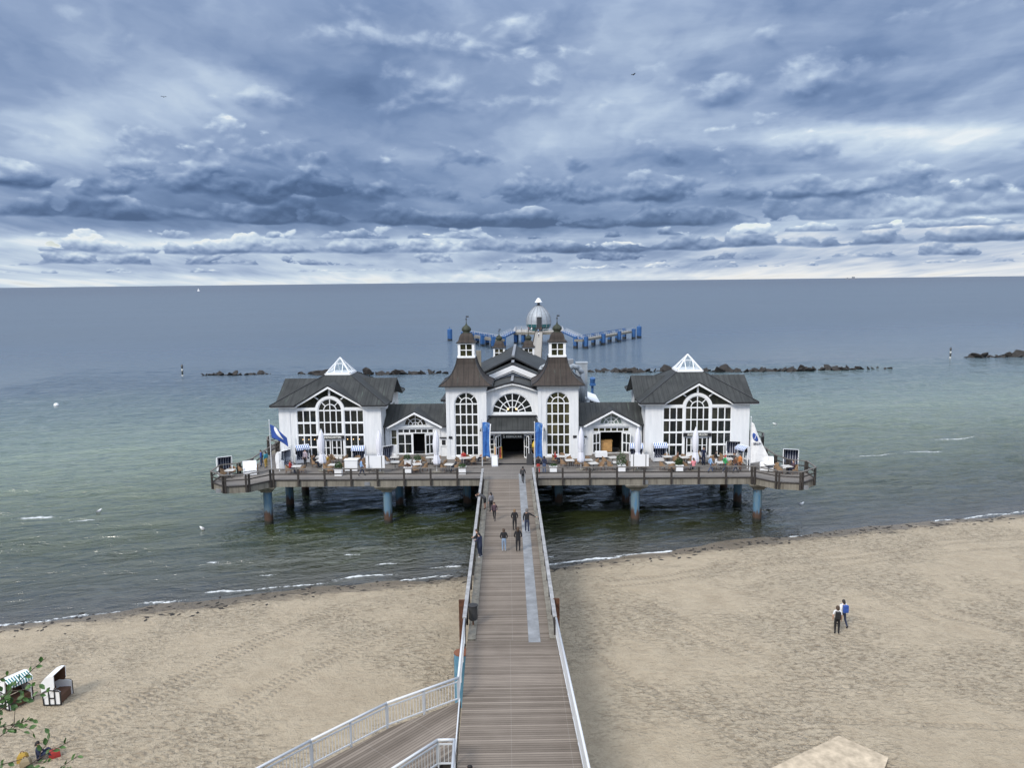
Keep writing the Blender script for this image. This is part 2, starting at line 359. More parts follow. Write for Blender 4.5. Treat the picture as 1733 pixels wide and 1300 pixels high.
foam=((fn*.55+fn2*.55+(fm-1.0)*.36).step(.46,.56)*fm.step(.05,.3)+caps).clamp()
c_=mixc(n,foam,c_,(.72,.75,.76))
rr=foam*.5+d.step(40,400,.09,.42)
setb(n,b,c_,rr); b.inputs['IOR'].default_value=2.0; bump(n,b,h+foam*.05,1.0,1.0)

# ---------------------------------------------------------------- mesh helper
def I(v): return int(v)
class MB:
    def __init__(s): s.v=[]; s.f=[]; s.m=[]
    def add(s,vs,fs,m=0):
        o=len(s.v); s.v+= [tuple(a) for a in vs]; s.f+=[tuple(i+o for i in f) for f in fs]; s.m+=[m]*len(fs); return s
    def box(s,x0,x1,y0,y1,z0,z1,m=0):
        return s.add([(x0,y0,z0),(x1,y0,z0),(x1,y1,z0),(x0,y1,z0),(x0,y0,z1),(x1,y0,z1),(x1,y1,z1),(x0,y1,z1)],
          [(0,3,2,1),(4,5,6,7),(0,1,5,4),(1,2,6,5),(2,3,7,6),(3,0,4,7)],m)
    def poly(s,pts,m=0): return s.add(pts,[tuple(range(len(pts)))],m)
    def slab(s,pts,t,m=0,me=None,mb=None):   # polygon (counter-clockwise from above) with thickness t downwards
        k=len(pts); me=m if me is None else me; mb=me if mb is None else mb
        lo=[(p[0],p[1],p[2]-t) for p in pts]
        s.add(pts,[tuple(range(k))],m)
        s.add(lo,[tuple(reversed(range(k)))],mb)
        for i in range(k):
            j=(i+1)%k; s.add([pts[i],lo[i],lo[j],pts[j]],[(0,1,2,3)],me)
        return s
    def bar(s,p0,p1,w,h,m=0,up=(0,0,1)):
        p0=Vector(p0);p1=Vector(p1); d=(p1-p0).normalized(); u=Vector(up)
        if abs(d.dot(u))>.98: u=Vector((0,1,0))
        a=d.cross(u).normalized()*(w/2); c=a.cross(d).normalized()*(h/2)
        vs=[p0-a-c,p0+a-c,p0+a+c,p0-a+c,p1-a-c,p1+a-c,p1+a+c,p1-a+c]
        return s.add(vs,[(0,1,2,3),(7,6,5,4),(0,4,5,1),(1,5,6,2),(2,6,7,3),(3,7,4,0)],m)
    def tube(s,p0,p1,r0,r1=None,n=8,m=0,cap=True):
        r1=r0 if r1 is None else r1
        p0=Vector(p0);p1=Vector(p1); d=(p1-p0).normalized(); u=Vector((0,0,1)) if abs(d.z)<.95 else Vector((0,1,0))
        a=d.cross(u).normalized(); c=a.cross(d)
        vs=[]
        for p,r in ((p0,r0),(p1,r1)):
            for i in range(n):
                t=2*PI*i/n; vs.append(p+a*math.cos(t)*r+c*math.sin(t)*r)
        fs=[(i,n+i,n+(i+1)%n,(i+1)%n) for i in range(n)]
        if cap: fs+=[tuple(range(n)),tuple(reversed(range(n,2*n)))]
        return s.add(vs,fs,m)
    def lathe(s,prof,c=(0,0),n=16,m=0,sq=False,rot=0):
        vs=[];nn=4 if sq else n
        for r,z in prof:
            for i in range(nn):
                t=2*PI*i/nn+(PI/4 if sq else 0)+rot; rr=r*(math.sqrt(2) if sq else 1)
                vs.append((c[0]+rr*math.cos(t),c[1]+rr*math.sin(t),z))
        fs=[]
        for k in range(len(prof)-1):
            for i in range(nn):
                j=(i+1)%nn; fs.append((k*nn+i,k*nn+j,(k+1)*nn+j,(k+1)*nn+i))
        fs.append(tuple(reversed(range(nn)))); fs.append(tuple(range((len(prof)-1)*nn,len(prof)*nn)))
        return s.add(vs,fs,m)
    def build(s,name,mats,parent=None,loc=None,rot=0,smooth=False):
        me=bpy.data.meshes.new(name); me.from_pydata(s.v,[],s.f)
        if isinstance(mats,str): mats=[mats]
        for k in mats: me.materials.append(MAT[k])
        if len(mats)>1: me.polygons.foreach_set('material_index',s.m)
        if smooth: me.polygons.foreach_set('use_smooth',[True]*len(s.f))
        me.update()
        o=bpy.data.objects.new(name,me); col.objects.link(o)
        if parent: o.parent=parent
        if loc is not None: o.location=loc
        if rot: o.rotation_euler=(0,0,rot)
        return o
def tag(o,label=None,cat=None,group=None,kind=None):
    if label: o['label']=label
    if cat: o['category']=cat
    if group: o['group']=group
    if kind: o['kind']=kind
    return o
def empty(name,loc,rot=0):
    o=bpy.data.objects.new(name,None); col.objects.link(o); o.location=loc; o.rotation_euler=(0,0,rot); o.empty_display_size=.3; return o
def thing(name,label,cat,loc,rot=0,group=None): return tag(empty(name,loc,rot),label,cat,group)
def kids(o): return [c for c in bpy.data.objects if c.parent==o]
KC={}
def copy_tree(o,parent=None,first=True):
    c=o.copy(); col.objects.link(c); 
    if parent: c.parent=parent
    for ch in list(o.children): copy_tree(ch,c,False)
    return c
TH=R(-1.6); ORG=Vector((.3,69.0,0))
def TF(u,v,z=0.0): return Vector((ORG.x+u*math.cos(TH)-v*math.sin(TH),ORG.y+u*math.sin(TH)+v*math.cos(TH),z))
def text_mesh(name,txt,size,loc,parent,mat='letter',rotx=PI/2,ext=.01,sx=1.0,rotz=0):
    cu=bpy.data.curves.new(name,'FONT'); cu.body=txt; cu.size=size; cu.extrude=ext; cu.align_x='CENTER'; cu.align_y='CENTER'; cu.offset=size*.02
    t=bpy.data.objects.new('tmp_text',cu); col.objects.link(t); bpy.context.view_layer.update()
    dg=bpy.context.evaluated_depsgraph_get(); me=bpy.data.meshes.new_from_object(t.evaluated_get(dg)); bpy.data.objects.remove(t); bpy.data.curves.remove(cu)
    me.materials.clear(); me.materials.append(MAT[mat]); me.name=name
    o=bpy.data.objects.new(name,me); col.objects.link(o); o.parent=parent; o.location=loc; o.rotation_euler=(rotx,0,rotz); o.scale=(sx,1,1); return o

DZ=4.4
# ---------------------------------------------------------------- ground and water
SH=[(-400,-52),(-120,26),(-60,41.2),(-33.9,48.9),(-25.4,51.8),(-20.5,52.9),(-14.9,55.1),(-3.3,57.1),(3,58.1),(8.5,59.7),(21.5,64.3),(30.3,66.7),(48.9,70.4),(80,78),(160,99),(500,188)]
def shore(x):
    for (a,ya),(b_,yb) in zip(SH,SH[1:]):
        if x<=b_: return ya+(yb-ya)*(x-a)/(b_-a)
    return SH[-1][1]
def sandz(x,y):
    d=(shore(x)-y)*.967+mnoise.noise(Vector((x*.35,0,0)))*.35
    if d<0: return max(-6,d*.09)
    z=.075*d if d<14 else 1.05+(d-14)*.028
    z+= .07*mnoise.noise(Vector((x*.25,y*.25,0)))*min(1,d/3)+.03*mnoise.noise(Vector((x*.9,y*.9,3)))*min(1,d/3)
    return z
def grid(xs,ys,f):
    b=MB(); vs=[(x,y,f(x,y)) for y in ys for x in xs]; W=len(xs)
    fs=[(j*W+i,j*W+i+1,(j+1)*W+i+1,(j+1)*W+i) for j in range(len(ys)-1) for i in range(W-1)]
    return b.add(vs,fs)
def fr(a,b,s):
    o=[];x=a
    while x<b: o.append(x); x+=s
    return o+[b]
xs=fr(-400,-70,15)+fr(-69,-40,.8)+fr(-39.4,52,.4)+fr(53,90,1)+fr(100,500,20)
ys=fr(20,75,.4)+fr(76,110,2)
g=grid(xs,ys,lambda x,y: sandz(x,y)); tag(g.build('sand_beach','sand',smooth=True),'pale trampled sand beach with tyre tracks',None,None,'structure')
def bankz(x,y):
    t=max(0,min(1,(22-y)/20)); return 2.0+ (17.2-2.0)*(t*t*(3-2*t))*1.0 + .4*mnoise.noise(Vector((x*.2,y*.2,5)))*(t>0) - .3
bk=grid(fr(-120,120,4),fr(-40,23,1.5),bankz); tag(bk.build('hillside','bank_green',smooth=True),'green wooded bank above the beach',None,None,'structure')
def wavez(x,y):
    d=(y-57.6-.262*x)*.967; a=x*.967+y*.253
    if x<-118 or x>178 or y>218 or y<22: return 0.0
    e=min(1,(x+118)/8,(178-x)/8,(218-y)/30,(y-22)/8); k=.25+.75*min(1,max(0,d/10))
    n1=mnoise.noise(Vector((a*.05,d*.16,0))); n2=mnoise.noise(Vector((a*.16,d*.42,4))); n3=mnoise.noise(Vector((a*.5,d*1.15,8)))
    cr=1-abs(mnoise.noise(Vector((a*.11+n1,d*.30+n1*.8,2))))*2.2
    return e*k*(n1*.26+n2*.22+n3*.12+max(-.5,cr)*.12)-.03*k
sx=[-150000,-2000,-300]+fr(-118,178,.8)+[300,2000,150000]; sy=[22]+fr(34,90,.36)+fr(90.6,125,.7)+fr(126.3,218,1.6)+[300,2000,200000]
g=grid(sx,sy,wavez); tag(g.build('sea','sea',smooth=True),'grey-green sea turning slate blue towards the horizon',None,None,'structure')

# ---------------------------------------------------------------- terrace platform
LOBE=[(22.1,0),(23.7,-1.8),(25.7,-2.25),(27.5,-.6),(27.6,1.9),(26.1,2.6)]
REAR=[(25.7,12.6),(27.0,13.4),(27.6,15.2),(26.8,17.0),(25.4,17.6)]
plat=thing('pier_terrace','wide concrete and timber pier platform on piles carrying the white restaurant','pier',TF(0,0,0),TH)
right=[(22.1,0)]+LOBE[1:]+REAR
outl=[(p[0],p[1]) for p in right]+[(25.4,18.5),(9,18.5),(9,44),(-9,44),(-9,18.5),(-25.4,18.5)]+[(-p[0],p[1]) for p in reversed(right)]
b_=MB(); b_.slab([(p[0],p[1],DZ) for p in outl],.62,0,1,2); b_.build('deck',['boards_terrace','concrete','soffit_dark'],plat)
eb=MB()
def edge_strip(pts,z0,z1,off,thick,mb,m=0):
    for a,c in zip(pts,pts[1:]): mb.bar((a[0],a[1],(z0+z1)/2),(c[0],c[1],(z0+z1)/2),thick,z1-z0,m)
front=[(-26.1,2.6),(-27.6,1.9),(-27.5,-.6),(-25.7,-2.25),(-23.7,-1.8),(-22.1,0),(-2.55,0)]
frontR=[(-a,c) for a,c in front]
for f_ in (front,[(2.15,0)]+[p for p in reversed(frontR[:-1])]): edge_strip(f_,DZ-.02,DZ+.07,0,.16,eb)
eb.build('edge_board','rail_wood',plat)
# concrete panel joints plates
for (u,v,w_) in [(-26.3,-2.15,.5),(-6.2,-.03,0),(-13.3,-.03,.5),(12.3,-.03,.5),(26.1,-2.2,.5)]:
    if w_:
        q=MB(); q.box(-w_/2,w_/2,-.03,.03,3.86,4.22); q.build('cover_plate','grey_mat',plat,(u,v-.02,0))
def column(u,v,cap=True,top=3.78):
    c=MB(); c.lathe([(.40,-3),(.40,3.3 if cap else top)],(0,0),18); c.build('column','pile_blue',plat,(u,v,0),smooth=False)
    if cap:
        k=MB(); k.lathe([(.45,3.15),(.5,3.3),(.95,3.62),(1.05,3.79)],(0,0),4,0,True); k.build('column_head','concrete',plat,(u,v,0))
for v in (.75,6.2,11.6,17.0,26,36):
    for u in ((-22.9,-11.6,11.5,22.8) if v<20 else (-6,6)):
        uu=u*(.985 if v>1 else 1); column(uu,v,v<1)
for v in (6.2,11.6,17): 
    for u in (-4.6,4.6): column(u,v,False)
def railing(root,pts,posts=True,zb=DZ,h=1.1,step=2.42,drop=.55,topm='rail_top',postm='rail_wood'):
    t=MB(); md=MB()
    for a,c in zip(pts,pts[1:]):
        t.bar((a[0],a[1],zb+h),(c[0],c[1],zb+h),.16,.07); md.bar((a[0],a[1],zb+.62),(c[0],c[1],zb+.62),.09,.09)
    t.build('top_rail',topm,root); md.build('middle_rail','rail_wood',root)
    done=set()
    for a,c in zip(pts,pts[1:]):
        L=math.hypot(c[0]-a[0],c[1]-a[1]); k=max(1,round(L/step)); dx,dy=(c[0]-a[0])/L,(c[1]-a[1])/L
        for i in range(k+1):
            s_=L*i/k; s_=min(max(s_,.14),L-.14) if k<4 or i in(0,k) else s_
            p=MB(); p.box(-.085,.085,-.07,.07,zb-drop,zb+h-.035); o=p.build('post',postm,root,(a[0]+dx*s_,a[1]+dy*s_,0),math.atan2(dy,dx))
OFS=-.14
r1=thing('railing','dark timber railing along the left front edge of the terrace','railing',TF(0,OFS,0),TH)
railing(r1,[(-22.1,0),(-2.5,0)])
r2=thing('railing','dark timber railing along the right front edge of the terrace','railing',TF(0,OFS,0),TH)
railing(r2,[(2.25,0),(22.1,0)])
r3=thing('railing','dark timber railing round the left lobe and back along the terrace side','railing',TF(0,OFS,0),TH)
lob=[(-p[0],p[1]) for p in LOBE]; railing(r3,lob+[(-25.5,4.5),(-25.5,12.6)]+[(-p[0],p[1]) for p in REAR])
r4=thing('railing','dark timber railing round the right lobe and back along the terrace side','railing',TF(0,OFS,0),TH)
railing(r4,LOBE+[(25.5,4.5),(25.5,12.6)]+REAR)

# ---------------------------------------------------------------- building
B=thing('pier_restaurant','large white pier restaurant with two towers, side pavilions and dark metal roofs','building',TF(0,0,0),TH)
def wall_front(mb,x0,x1,z0,z1,y,ops,t=.25,m=0):
    cur=x0
    for (cx,hw,zb,zs,arch) in sorted(ops):
        mb.poly([(cur,y,z0),(cx-hw,y,z0),(cx-hw,y,z1),(cur,y,z1)],m)
        if zb>z0: mb.poly([(cx-hw,y,z0),(cx+hw,y,z0),(cx+hw,y,zb),(cx-hw,y,zb)],m)
        pts=[(cx-hw,zs)]
        if arch:
            n_=16; pts=[(cx-hw*math.cos(PI*i/n_),zs+hw*math.sin(PI*i/n_)) for i in range(n_+1)]
        else: pts=[(cx-hw,zs),(cx+hw,zs)]
        for a,c in zip(pts,pts[1:]):
            mb.poly([(a[0],y,a[1]),(c[0],y,c[1]),(c[0],y,z1),(a[0],y,z1)],m)
            mb.poly([(a[0],y,a[1]),(a[0],y+t,a[1]),(c[0],y+t,c[1]),(c[0],y,c[1])],m)
        mb.poly([(cx-hw,y,zb),(cx-hw,y,zs),(cx-hw,y+t,zs),(cx-hw,y+t,zb)],m)
        mb.poly([(cx+hw,y,zb),(cx+hw,y+t,zb),(cx+hw,y+t,zs),(cx+hw,y,zs)],m)
        mb.poly([(cx-hw,y,zb),(cx-hw,y+t,zb),(cx+hw,y+t,zb),(cx+hw,y,zb)],m)
        cur=cx+hw
    mb.poly([(cur,y,z0),(x1,y,z0),(x1,y,z1),(cur,y,z1)],m)
def ring(mb,cx,cz,r,w,y0,y1,a0=0,a1=PI,n=20,m=0):
    for i in range(n):
        ta=a0+(a1-a0)*i/n; tb=a0+(a1-a0)*(i+1)/n
        P_=[(cx+rr*math.cos(t),cz+rr*math.sin(t)) for t in (ta,tb) for rr in (r-w/2,r+w/2)]
        a,b1,c,d_=P_[0],P_[1],P_[2],P_[3]
        mb.add([(a[0],y0,a[1]),(b1[0],y0,b1[1]),(d_[0],y0,d_[1]),(c[0],y0,c[1]),(a[0],y1,a[1]),(b1[0],y1,b1[1]),(d_[0],y1,d_[1]),(c[0],y1,c[1])],
               [(0,3,2,1),(0,4,7,3),(1,2,6,5)],m)
def window(parent,cx,y,zb,hw,zs,cols,rows,arch=False,glass='glass_dark',bw=.10,fan=3,lunette=False):
    f=MB(); g_=MB(); yf=y-.02; yb=y+.09
    if not lunette:
        f.box(cx-hw,cx-hw+bw,yf,yb,zb,zs); f.box(cx+hw-bw,cx+hw,yf,yb,zb,zs)
        f.box(cx-hw+bw,cx+hw-bw,yf,yb,zb,zb+bw); 
        for i in range(1,cols): xx=cx-hw+2*hw*i/cols; f.box(xx-bw*.55,xx+bw*.55,yf+.01,yb,zb+bw,zs)
        xs_=[cx-hw+2*hw*i/cols for i in range(cols+1)]
        for r in range(1,rows+(1 if arch else 0)):
            zz=zb+(zs-zb)*r/rows; wv=bw*(1.3 if arch else .6)
            for i in range(cols): f.box(xs_[i]+bw*.56,xs_[i+1]-bw*.56,yf+.013,yb-.01,zz-wv*.5,zz+wv*.5)
        if not arch: f.box(cx-hw+bw,cx+hw-bw,yf,yb,zs-bw,zs)
        g_.poly([(cx-hw,yb-.015,zb),(cx+hw,yb-.015,zb),(cx+hw,yb-.015,zs),(cx-hw,yb-.015,zs)])
    else: f.box(cx-hw,cx+hw,yf,yb,zs,zs+bw)
    if arch or lunette:
        ring(f,cx,zs,hw-bw/2,bw,yf,yb); 
        ri=hw*.52 if not lunette else hw*.62
        ring(f,cx,zs,ri,bw*.9,yf+.01,yb)
        if lunette: ring(f,cx,zs,hw*.3,bw*.9,yf+.01,yb)
        ns=fan+1
        for i in range(1,ns):
            t=PI*i/ns
            r0=0 if abs(t-PI/2)<.01 else (ri if not lunette else hw*.3)
            f.bar((cx+r0*math.cos(t),(yf+yb)/2+.004,zs+r0*math.sin(t)),(cx+(hw-bw)*math.cos(t),(yf+yb)/2+.004,zs+(hw-bw)*math.sin(t)),bw*.85,.085,up=(0,1,0)) if False else f.bar((cx+r0*math.cos(t),(yf+yb)/2+.004,zs+r0*math.sin(t)),(cx+(hw-bw)*math.cos(t),(yf+yb)/2+.004,zs+(hw-bw)*math.sin(t)),.085,bw*.85,up=(0,1,0))
        n_=16; g_.poly([(cx+hw*math.cos(PI*i/n_),yb-.013,zs+hw*math.sin(PI*i/n_)) for i in range(n_+1)])
    o=f.build('window','white_trim',parent); g_.build('pane',glass,o); return o

def rev(p): return list(reversed(p))
def onion(parent,cx,cy,z0,s=1.0,flag=True):
    """lantern, bell roof, onion dome and spire of a turret; z0 = foot of the lantern"""
    hw=.85*s; H=1.34*s
    w=MB(); t=.26*s
    for sx in (-1,1):
        for sy in (-1,1):
            xa,xb=sorted((sx*hw,sx*(hw-t))); ya,yb_=sorted((sy*hw,sy*(hw-t))); w.box(cx+xa,cx+xb,cy+ya,cy+yb_,z0,z0+H)
    w.box(cx-hw-.06,cx+hw+.06,cy-hw-.06,cy+hw+.06,z0-.10,z0+.12*s); w.box(cx-hw-.05,cx+hw+.05,cy-hw-.05,cy+hw+.05,z0+H-.02,z0+H+.14*s)
    k=.05*s
    for a in (-1,1):
        w.box(cx-k,cx+k,cy+a*hw*.93-.03,cy+a*hw*.93+.03,z0+.12*s,z0+H); w.box(cx+a*hw*.93-.03,cx+a*hw*.93+.03,cy-k,cy+k,z0+.12*s,z0+H)
        w.box(cx-hw+t,cx+hw-t,cy+a*hw*.92-.03,cy+a*hw*.92+.03,z0+.68*s,z0+.76*s); w.box(cx+a*hw*.92-.03,cx+a*hw*.92+.03,cy-hw+t,cy+hw-t,z0+.68*s,z0+.76*s)
    o=w.build('turret_lantern','white_trim',parent)
    gg=MB(); gg.box(cx-hw*.86,cx+hw*.86,cy-hw*.86,cy+hw*.86,z0+.10,z0+H); gg.build('pane','glass_olive',o)
    z1=z0+H+.14*s
    r=MB(); prof=[(.99,0),(.95,.05),(.84,.12),(.77,.26),(.72,.47),(.65,.68),(.55,.85),(.42,.95)]
    vs=[]
    for rr,zz in prof:
        for i in range(4):
            pass
    r.lathe([(a*s,z1+zz*s) for a,zz in prof],(cx,cy),4,0,True)
    r.box(cx-1.01*s,cx+1.01*s,cy-1.01*s,cy+1.01*s,z1-.05,z1+.03,1)
    r.build('bell_roof',['roof_copper','roof_edge'],parent)
    z2=z1+.95*s
    dm=MB(); dm.lathe([(a*s,z2+zz*.78*s) for a,zz in [(.44,-.02),(.40,.06),(.33,.12),(.36,.18),(.46,.30),(.50,.45),(.47,.62),(.38,.78),(.25,.92),(.13,1.04),(.07,1.18),(.04,1.4),(.03,1.62)]],(cx,cy),20); dm.build('onion_dome','roof_dome',parent,smooth=True)
    sp=MB(); z3=z2+1.22*s
    sp.tube((cx,cy,z3-.02),(cx,cy,z3+.55*s),.035,.02); sp.lathe([(.02,z3+.1),(.09*s,z3+.16),(.10*s,z3+.2),(.02,z3+.28)],(cx,cy),10)
    if flag: sp.box(cx-.02,cx+.26*s,cy-.015,cy+.015,z3+.38*s,z3+.52*s)
    sp.build('weather_vane','dark_metal',parent)

# towers
TV=8.2
for cx,gl in ((-4.68,'glass_dark'),(4.66,'glass_olive')):
    w=MB(); hw=2.06; z1=11.95
    wall_front(w,cx-hw,cx+hw,DZ,z1,TV,[(cx,1.22,4.72,10.1,True)])
    for a,c in (((cx-hw,TV),(cx-hw,TV+2*hw)),((cx-hw,TV+2*hw),(cx+hw,TV+2*hw)),((cx+hw,TV+2*hw),(cx+hw,TV))): w.poly([(a[0],a[1],DZ),(a[0],a[1],z1),(c[0],c[1],z1),(c[0],c[1],DZ)])
    for sx in (-1,1): 
        xa=cx+sx*hw; w.box(min(xa,xa-sx*.34),max(xa,xa-sx*.34),TV-.05,TV-.003,DZ,z1-.45)
    w.box(cx-hw-.08,cx+hw+.08,TV-.09,TV+2*hw+.09,z1-.38,z1-.06)
    w.box(cx-hw-.04,cx+hw+.04,TV-.045,TV-.004,DZ,DZ+.28)
    tag(w.build('tower_wall','white_boards',B),None)
    window(B,cx,TV+.13,4.72,1.22,10.1,4,5,True,gl)
    r=MB(); cy=TV+hw
    prof=[(2.68,12.03),(2.64,12.11),(2.2,12.36),(1.82,12.70),(1.50,13.12),(1.25,13.6),(1.05,14.1),(.92,14.72)]
    r.lathe(prof,(cx,cy),4,0,True); r.build('tower_roof','roof_copper',B)
    e=MB(); e.box(cx-2.72,cx+2.72,cy-2.72,cy+2.72,11.95,12.05)
    for sx in (-1,1):
        for sy in (-1,1):
            for (a,za),(c,zc_) in zip(prof[1:],prof[2:]): e.tube((cx+sx*a,cy+sy*a,za+.02),(cx+sx*c,cy+sy*c,zc_+.02),.055,n=6)
    e.build('roof_trim','roof_edge',B)
    onion(B,cx,cy,14.80)
# small plaques and wall lamps on the towers
for cx in (-6.35,6.35):
    p=MB(); p.box(cx-.18,cx+.18,TV-.09,TV-.052,6.55,6.8); p.build('plaque','sign_black',B)

# entrance gable between towers
w=MB(); EV=9.0
wall_front(w,-2.62,2.6,7.2,11.3,EV,[(0,2.12,8.98,8.99,True)])
for a,c in ((-2.62,-1.3),(1.3,2.6)): w.poly([(a,EV,DZ),(c,EV,DZ),(c,EV,7.2),(a,EV,7.2)])
ap=[( -2.62,11.3),(-1.6,11.66),(-.7,11.93),(0,12.06),(.7,11.93),(1.6,11.66),(2.6,11.3)]
w.poly([(a,EV,z_) for a,z_ in ap][::-1])
w.build('entrance_wall','white_boards',B)
window(B,0,EV+.13,8.98,2.12,8.99,4,1,False,'glass_dark',.10,7,True)
for k in (-.45,.4):
    l=MB(); l.lathe([(.05,9.30),(.11,9.38),(.08,9.48),(.02,9.55)],(k,EV+.17),8); l.build('lit_lamp','lamp_glow',B)
tr_=MB()
for (a,za),(c,zc_) in zip(ap,ap[1:]):
    tr_.bar((a,EV-.42,za+.02),(c,EV-.42,zc_+.02),.12,.16)
tr_.build('gable_trim','white_trim',B)
rf=MB()
for (a,za),(c,zc_) in zip(ap,ap[1:]): rf.slab([(a,EV-.55,za+.28),(c,EV-.55,zc_+.28),(c,14.5,zc_+.28),(a,14.5,za+.28)],.17,0,1,1)
rf.box(-.12,.12,EV-.5,13.6,12.28,12.42,1)
rf.build('entrance_roof',['roof_grey','roof_edge'],B)
# canopy over the door
cn=MB(); CF=6.9
cn.slab([(-3.25,CF,7.62),(3.25,CF,7.62),(2.3,EV-.02,8.65),(-2.3,EV-.02,8.65)],.08,0,1,1)
cn.slab([(-3.25,CF,7.62),(-2.3,EV-.02,8.65),(-3.25,8.15,7.62)],.08,0,1,1); cn.slab([(3.25,CF,7.62),(3.25,8.15,7.62),(2.3,EV-.02,8.65)],.08,0,1,1)
cn.box(-2.5,2.5,EV-.2,EV-.03,8.62,8.8,1)
cn.build('canopy_roof',['roof_grey','roof_edge'],B)
cf=MB(); cf.box(-3.1,3.1,CF+.12,8.1,7.32,7.52); cf.box(-2.6,2.6,8.1,8.9,7.3,7.5); cf.build('canopy_fascia','white_trim',B)
# glazed entrance vestibule
vs_=MB(); V0=8.02
vs_.box(-2.6,2.6,V0,V0+.12,7.0,7.35)
for a in (-2.6,-1.28,1.16,2.48): vs_.box(a,a+.12,V0-.01,V0+.11,4.55,7.0)
for a in (-2.48,1.28): vs_.box(a,a+1.2,V0,V0+.10,4.55,4.9)
vs_.build('entrance_frame','white_trim',B)
window(B,-1.88,V0+.02,4.9,.6,7.0,2,4,False,'glass_dark',.09); window(B,1.88,V0+.02,4.9,.6,7.0,2,4,False,'glass_dark',.09)
ins=MB(); ins.box(-1.16,1.16,V0+3.5,V0+3.6,4.5,7.2); ins.box(-1.3,-1.17,V0+.15,V0+3.5,4.5,7.0); ins.box(1.17,1.3,V0+.15,V0+3.5,4.5,7.0); ins.box(-1.3,1.3,V0+.15,V0+3.5,7.05,7.15); ins.build('doorway','dark_inside',B)
dl=MB(); dl.box(-.02,.9,-.03,.03,0,2.2,0)
def door_leaf(cx,cy,z,ang,w_=.95,h_=2.25):
    f=MB(); 
    for a,c in ((0,.09),(w_/2-.04,w_/2+.04),(w_-.09,w_)): f.box(a,c,-.03,.03,0,h_)
    for a,c in ((0,.16),(h_*.48,h_*.48+.1),(h_-.1,h_)): f.box(.09,w_-.09,-.028,.028,a,c)
    o=f.build('door','white_trim',B,(cx,cy,z),ang); g_=MB(); g_.box(.05,w_-.05,-.008,.008,.05,h_-.05); g_.build('pane','glass_dark',o); return o
door_leaf(1.2,V0-.02,4.56,R(-62),1.0,2.4); door_leaf(-1.2,V0-.02,4.56,R(-118),1.0,2.4)
sg=MB(); sg.box(-1.14,1.14,V0-.06,V0-.015,6.55,6.98); so=sg.build('name_sign','sign_black',B); text_mesh('lettering','S',.40,(-.88,V0-.075,6.77),so); text_mesh('lettering','EEBRÜCKE',.30,(.14,V0-.075,6.76),so,sx=1.12)
st=MB(); st.box(-4.6,4.5,5.7,7.98,DZ+.004,DZ+.15); st.build('entrance_step','boards_terrace',B); st=MB(); st.box(-4.62,4.52,5.66,5.70,DZ,DZ+.13); st.build('step_edge','sign_black',B)

# main hall behind
hl=MB(); HW=6.0
hl.poly([(-HW,13.6,DZ),(HW,13.6,DZ),(HW,13.6,11.1),(0,13.6,13.55),(-HW,13.6,11.1)][::1])
for s_ in (-1,1): hl.poly([(s_*HW,13.6,DZ),(s_*HW,31,DZ),(s_*HW,31,11.0),(s_*HW,13.6,11.0)])
hl.poly([(-HW,31,DZ),(-HW,31,11.0),(0,31,13.9),(HW,31,11.0),(HW,31,DZ)])
hl.build('hall_wall','white_boards',B)
rf=MB(); tt=.18
for s_ in (-1,1):
    e0=[(s_*6.3,13.1,10.95),(0,13.1,13.65),(0,16.0,13.65),(s_*6.3,16.0,10.95)]; rf.slab(e0 if s_<0 else rev(e0),tt,0,1,1)
    e1=[(s_*6.3,15.8,11.0),(0,15.8,14.2),(0,31.5,14.2),(s_*6.3,31.5,11.0)]; rf.slab(e1 if s_<0 else rev(e1),tt,0,1,1)
rf.box(-.16,.16,13.0,15.7,13.6,13.82,1)
rf.build('hall_roof',['roof_grey','roof_edge'],B)
rc=MB(); rc.box(-.15,.15,15.7,31,14.15,14.36); rc.box(-.15,.15,13.02,15.6,13.79,13.86); rc.box(-.13,.13,8.4,13.4,12.41,12.46); rc.build('ridge_cap','ridge_grey',B)
tb=MB()
for s_ in (-1,1): 
    tb.bar((s_*6.2,13.02,10.58),(-s_*.1,13.02+.003*s_,13.22),.1,.66); tb.bar((s_*5.2,12.94,10.72),(0,12.94,12.95),.03,.06,1)
tb.build('gable_trim',['white_trim','roof_edge'],B)
for cx in (-2.1,1.72):
    w=MB(); s_=.88; w.box(cx-1.0,cx+1.0,30.2,32.2,8,12.6); w.build('turret_base','white_boards',B)
    r=MB(); r.lathe([(1.35,11.7),(1.1,12.0),(.86,12.55)],(cx,31.2),4,0,True); r.build('turret_roof','roof_copper',B)
    onion(B,cx,31.2,12.65,s_)
ch=MB(); ch.box(-4.45,-3.85,20.6,21.2,11,14.45); ch.build('chimney','concrete',B)
# rear hall roof going on behind
rr_=MB(); rr_.slab([(-8.5,18.7,9.0),(8.5,18.7,9.0),(8.5,43,9.0),(-8.5,43,9.0)],.25,0,1,1); rr_.build('rear_roof',['roof_grey','roof_edge'],B)
rw=MB(); rw.box(-8.2,8.2,19,42.6,DZ,8.75); rw.build('rear_wall','white_boards',B)
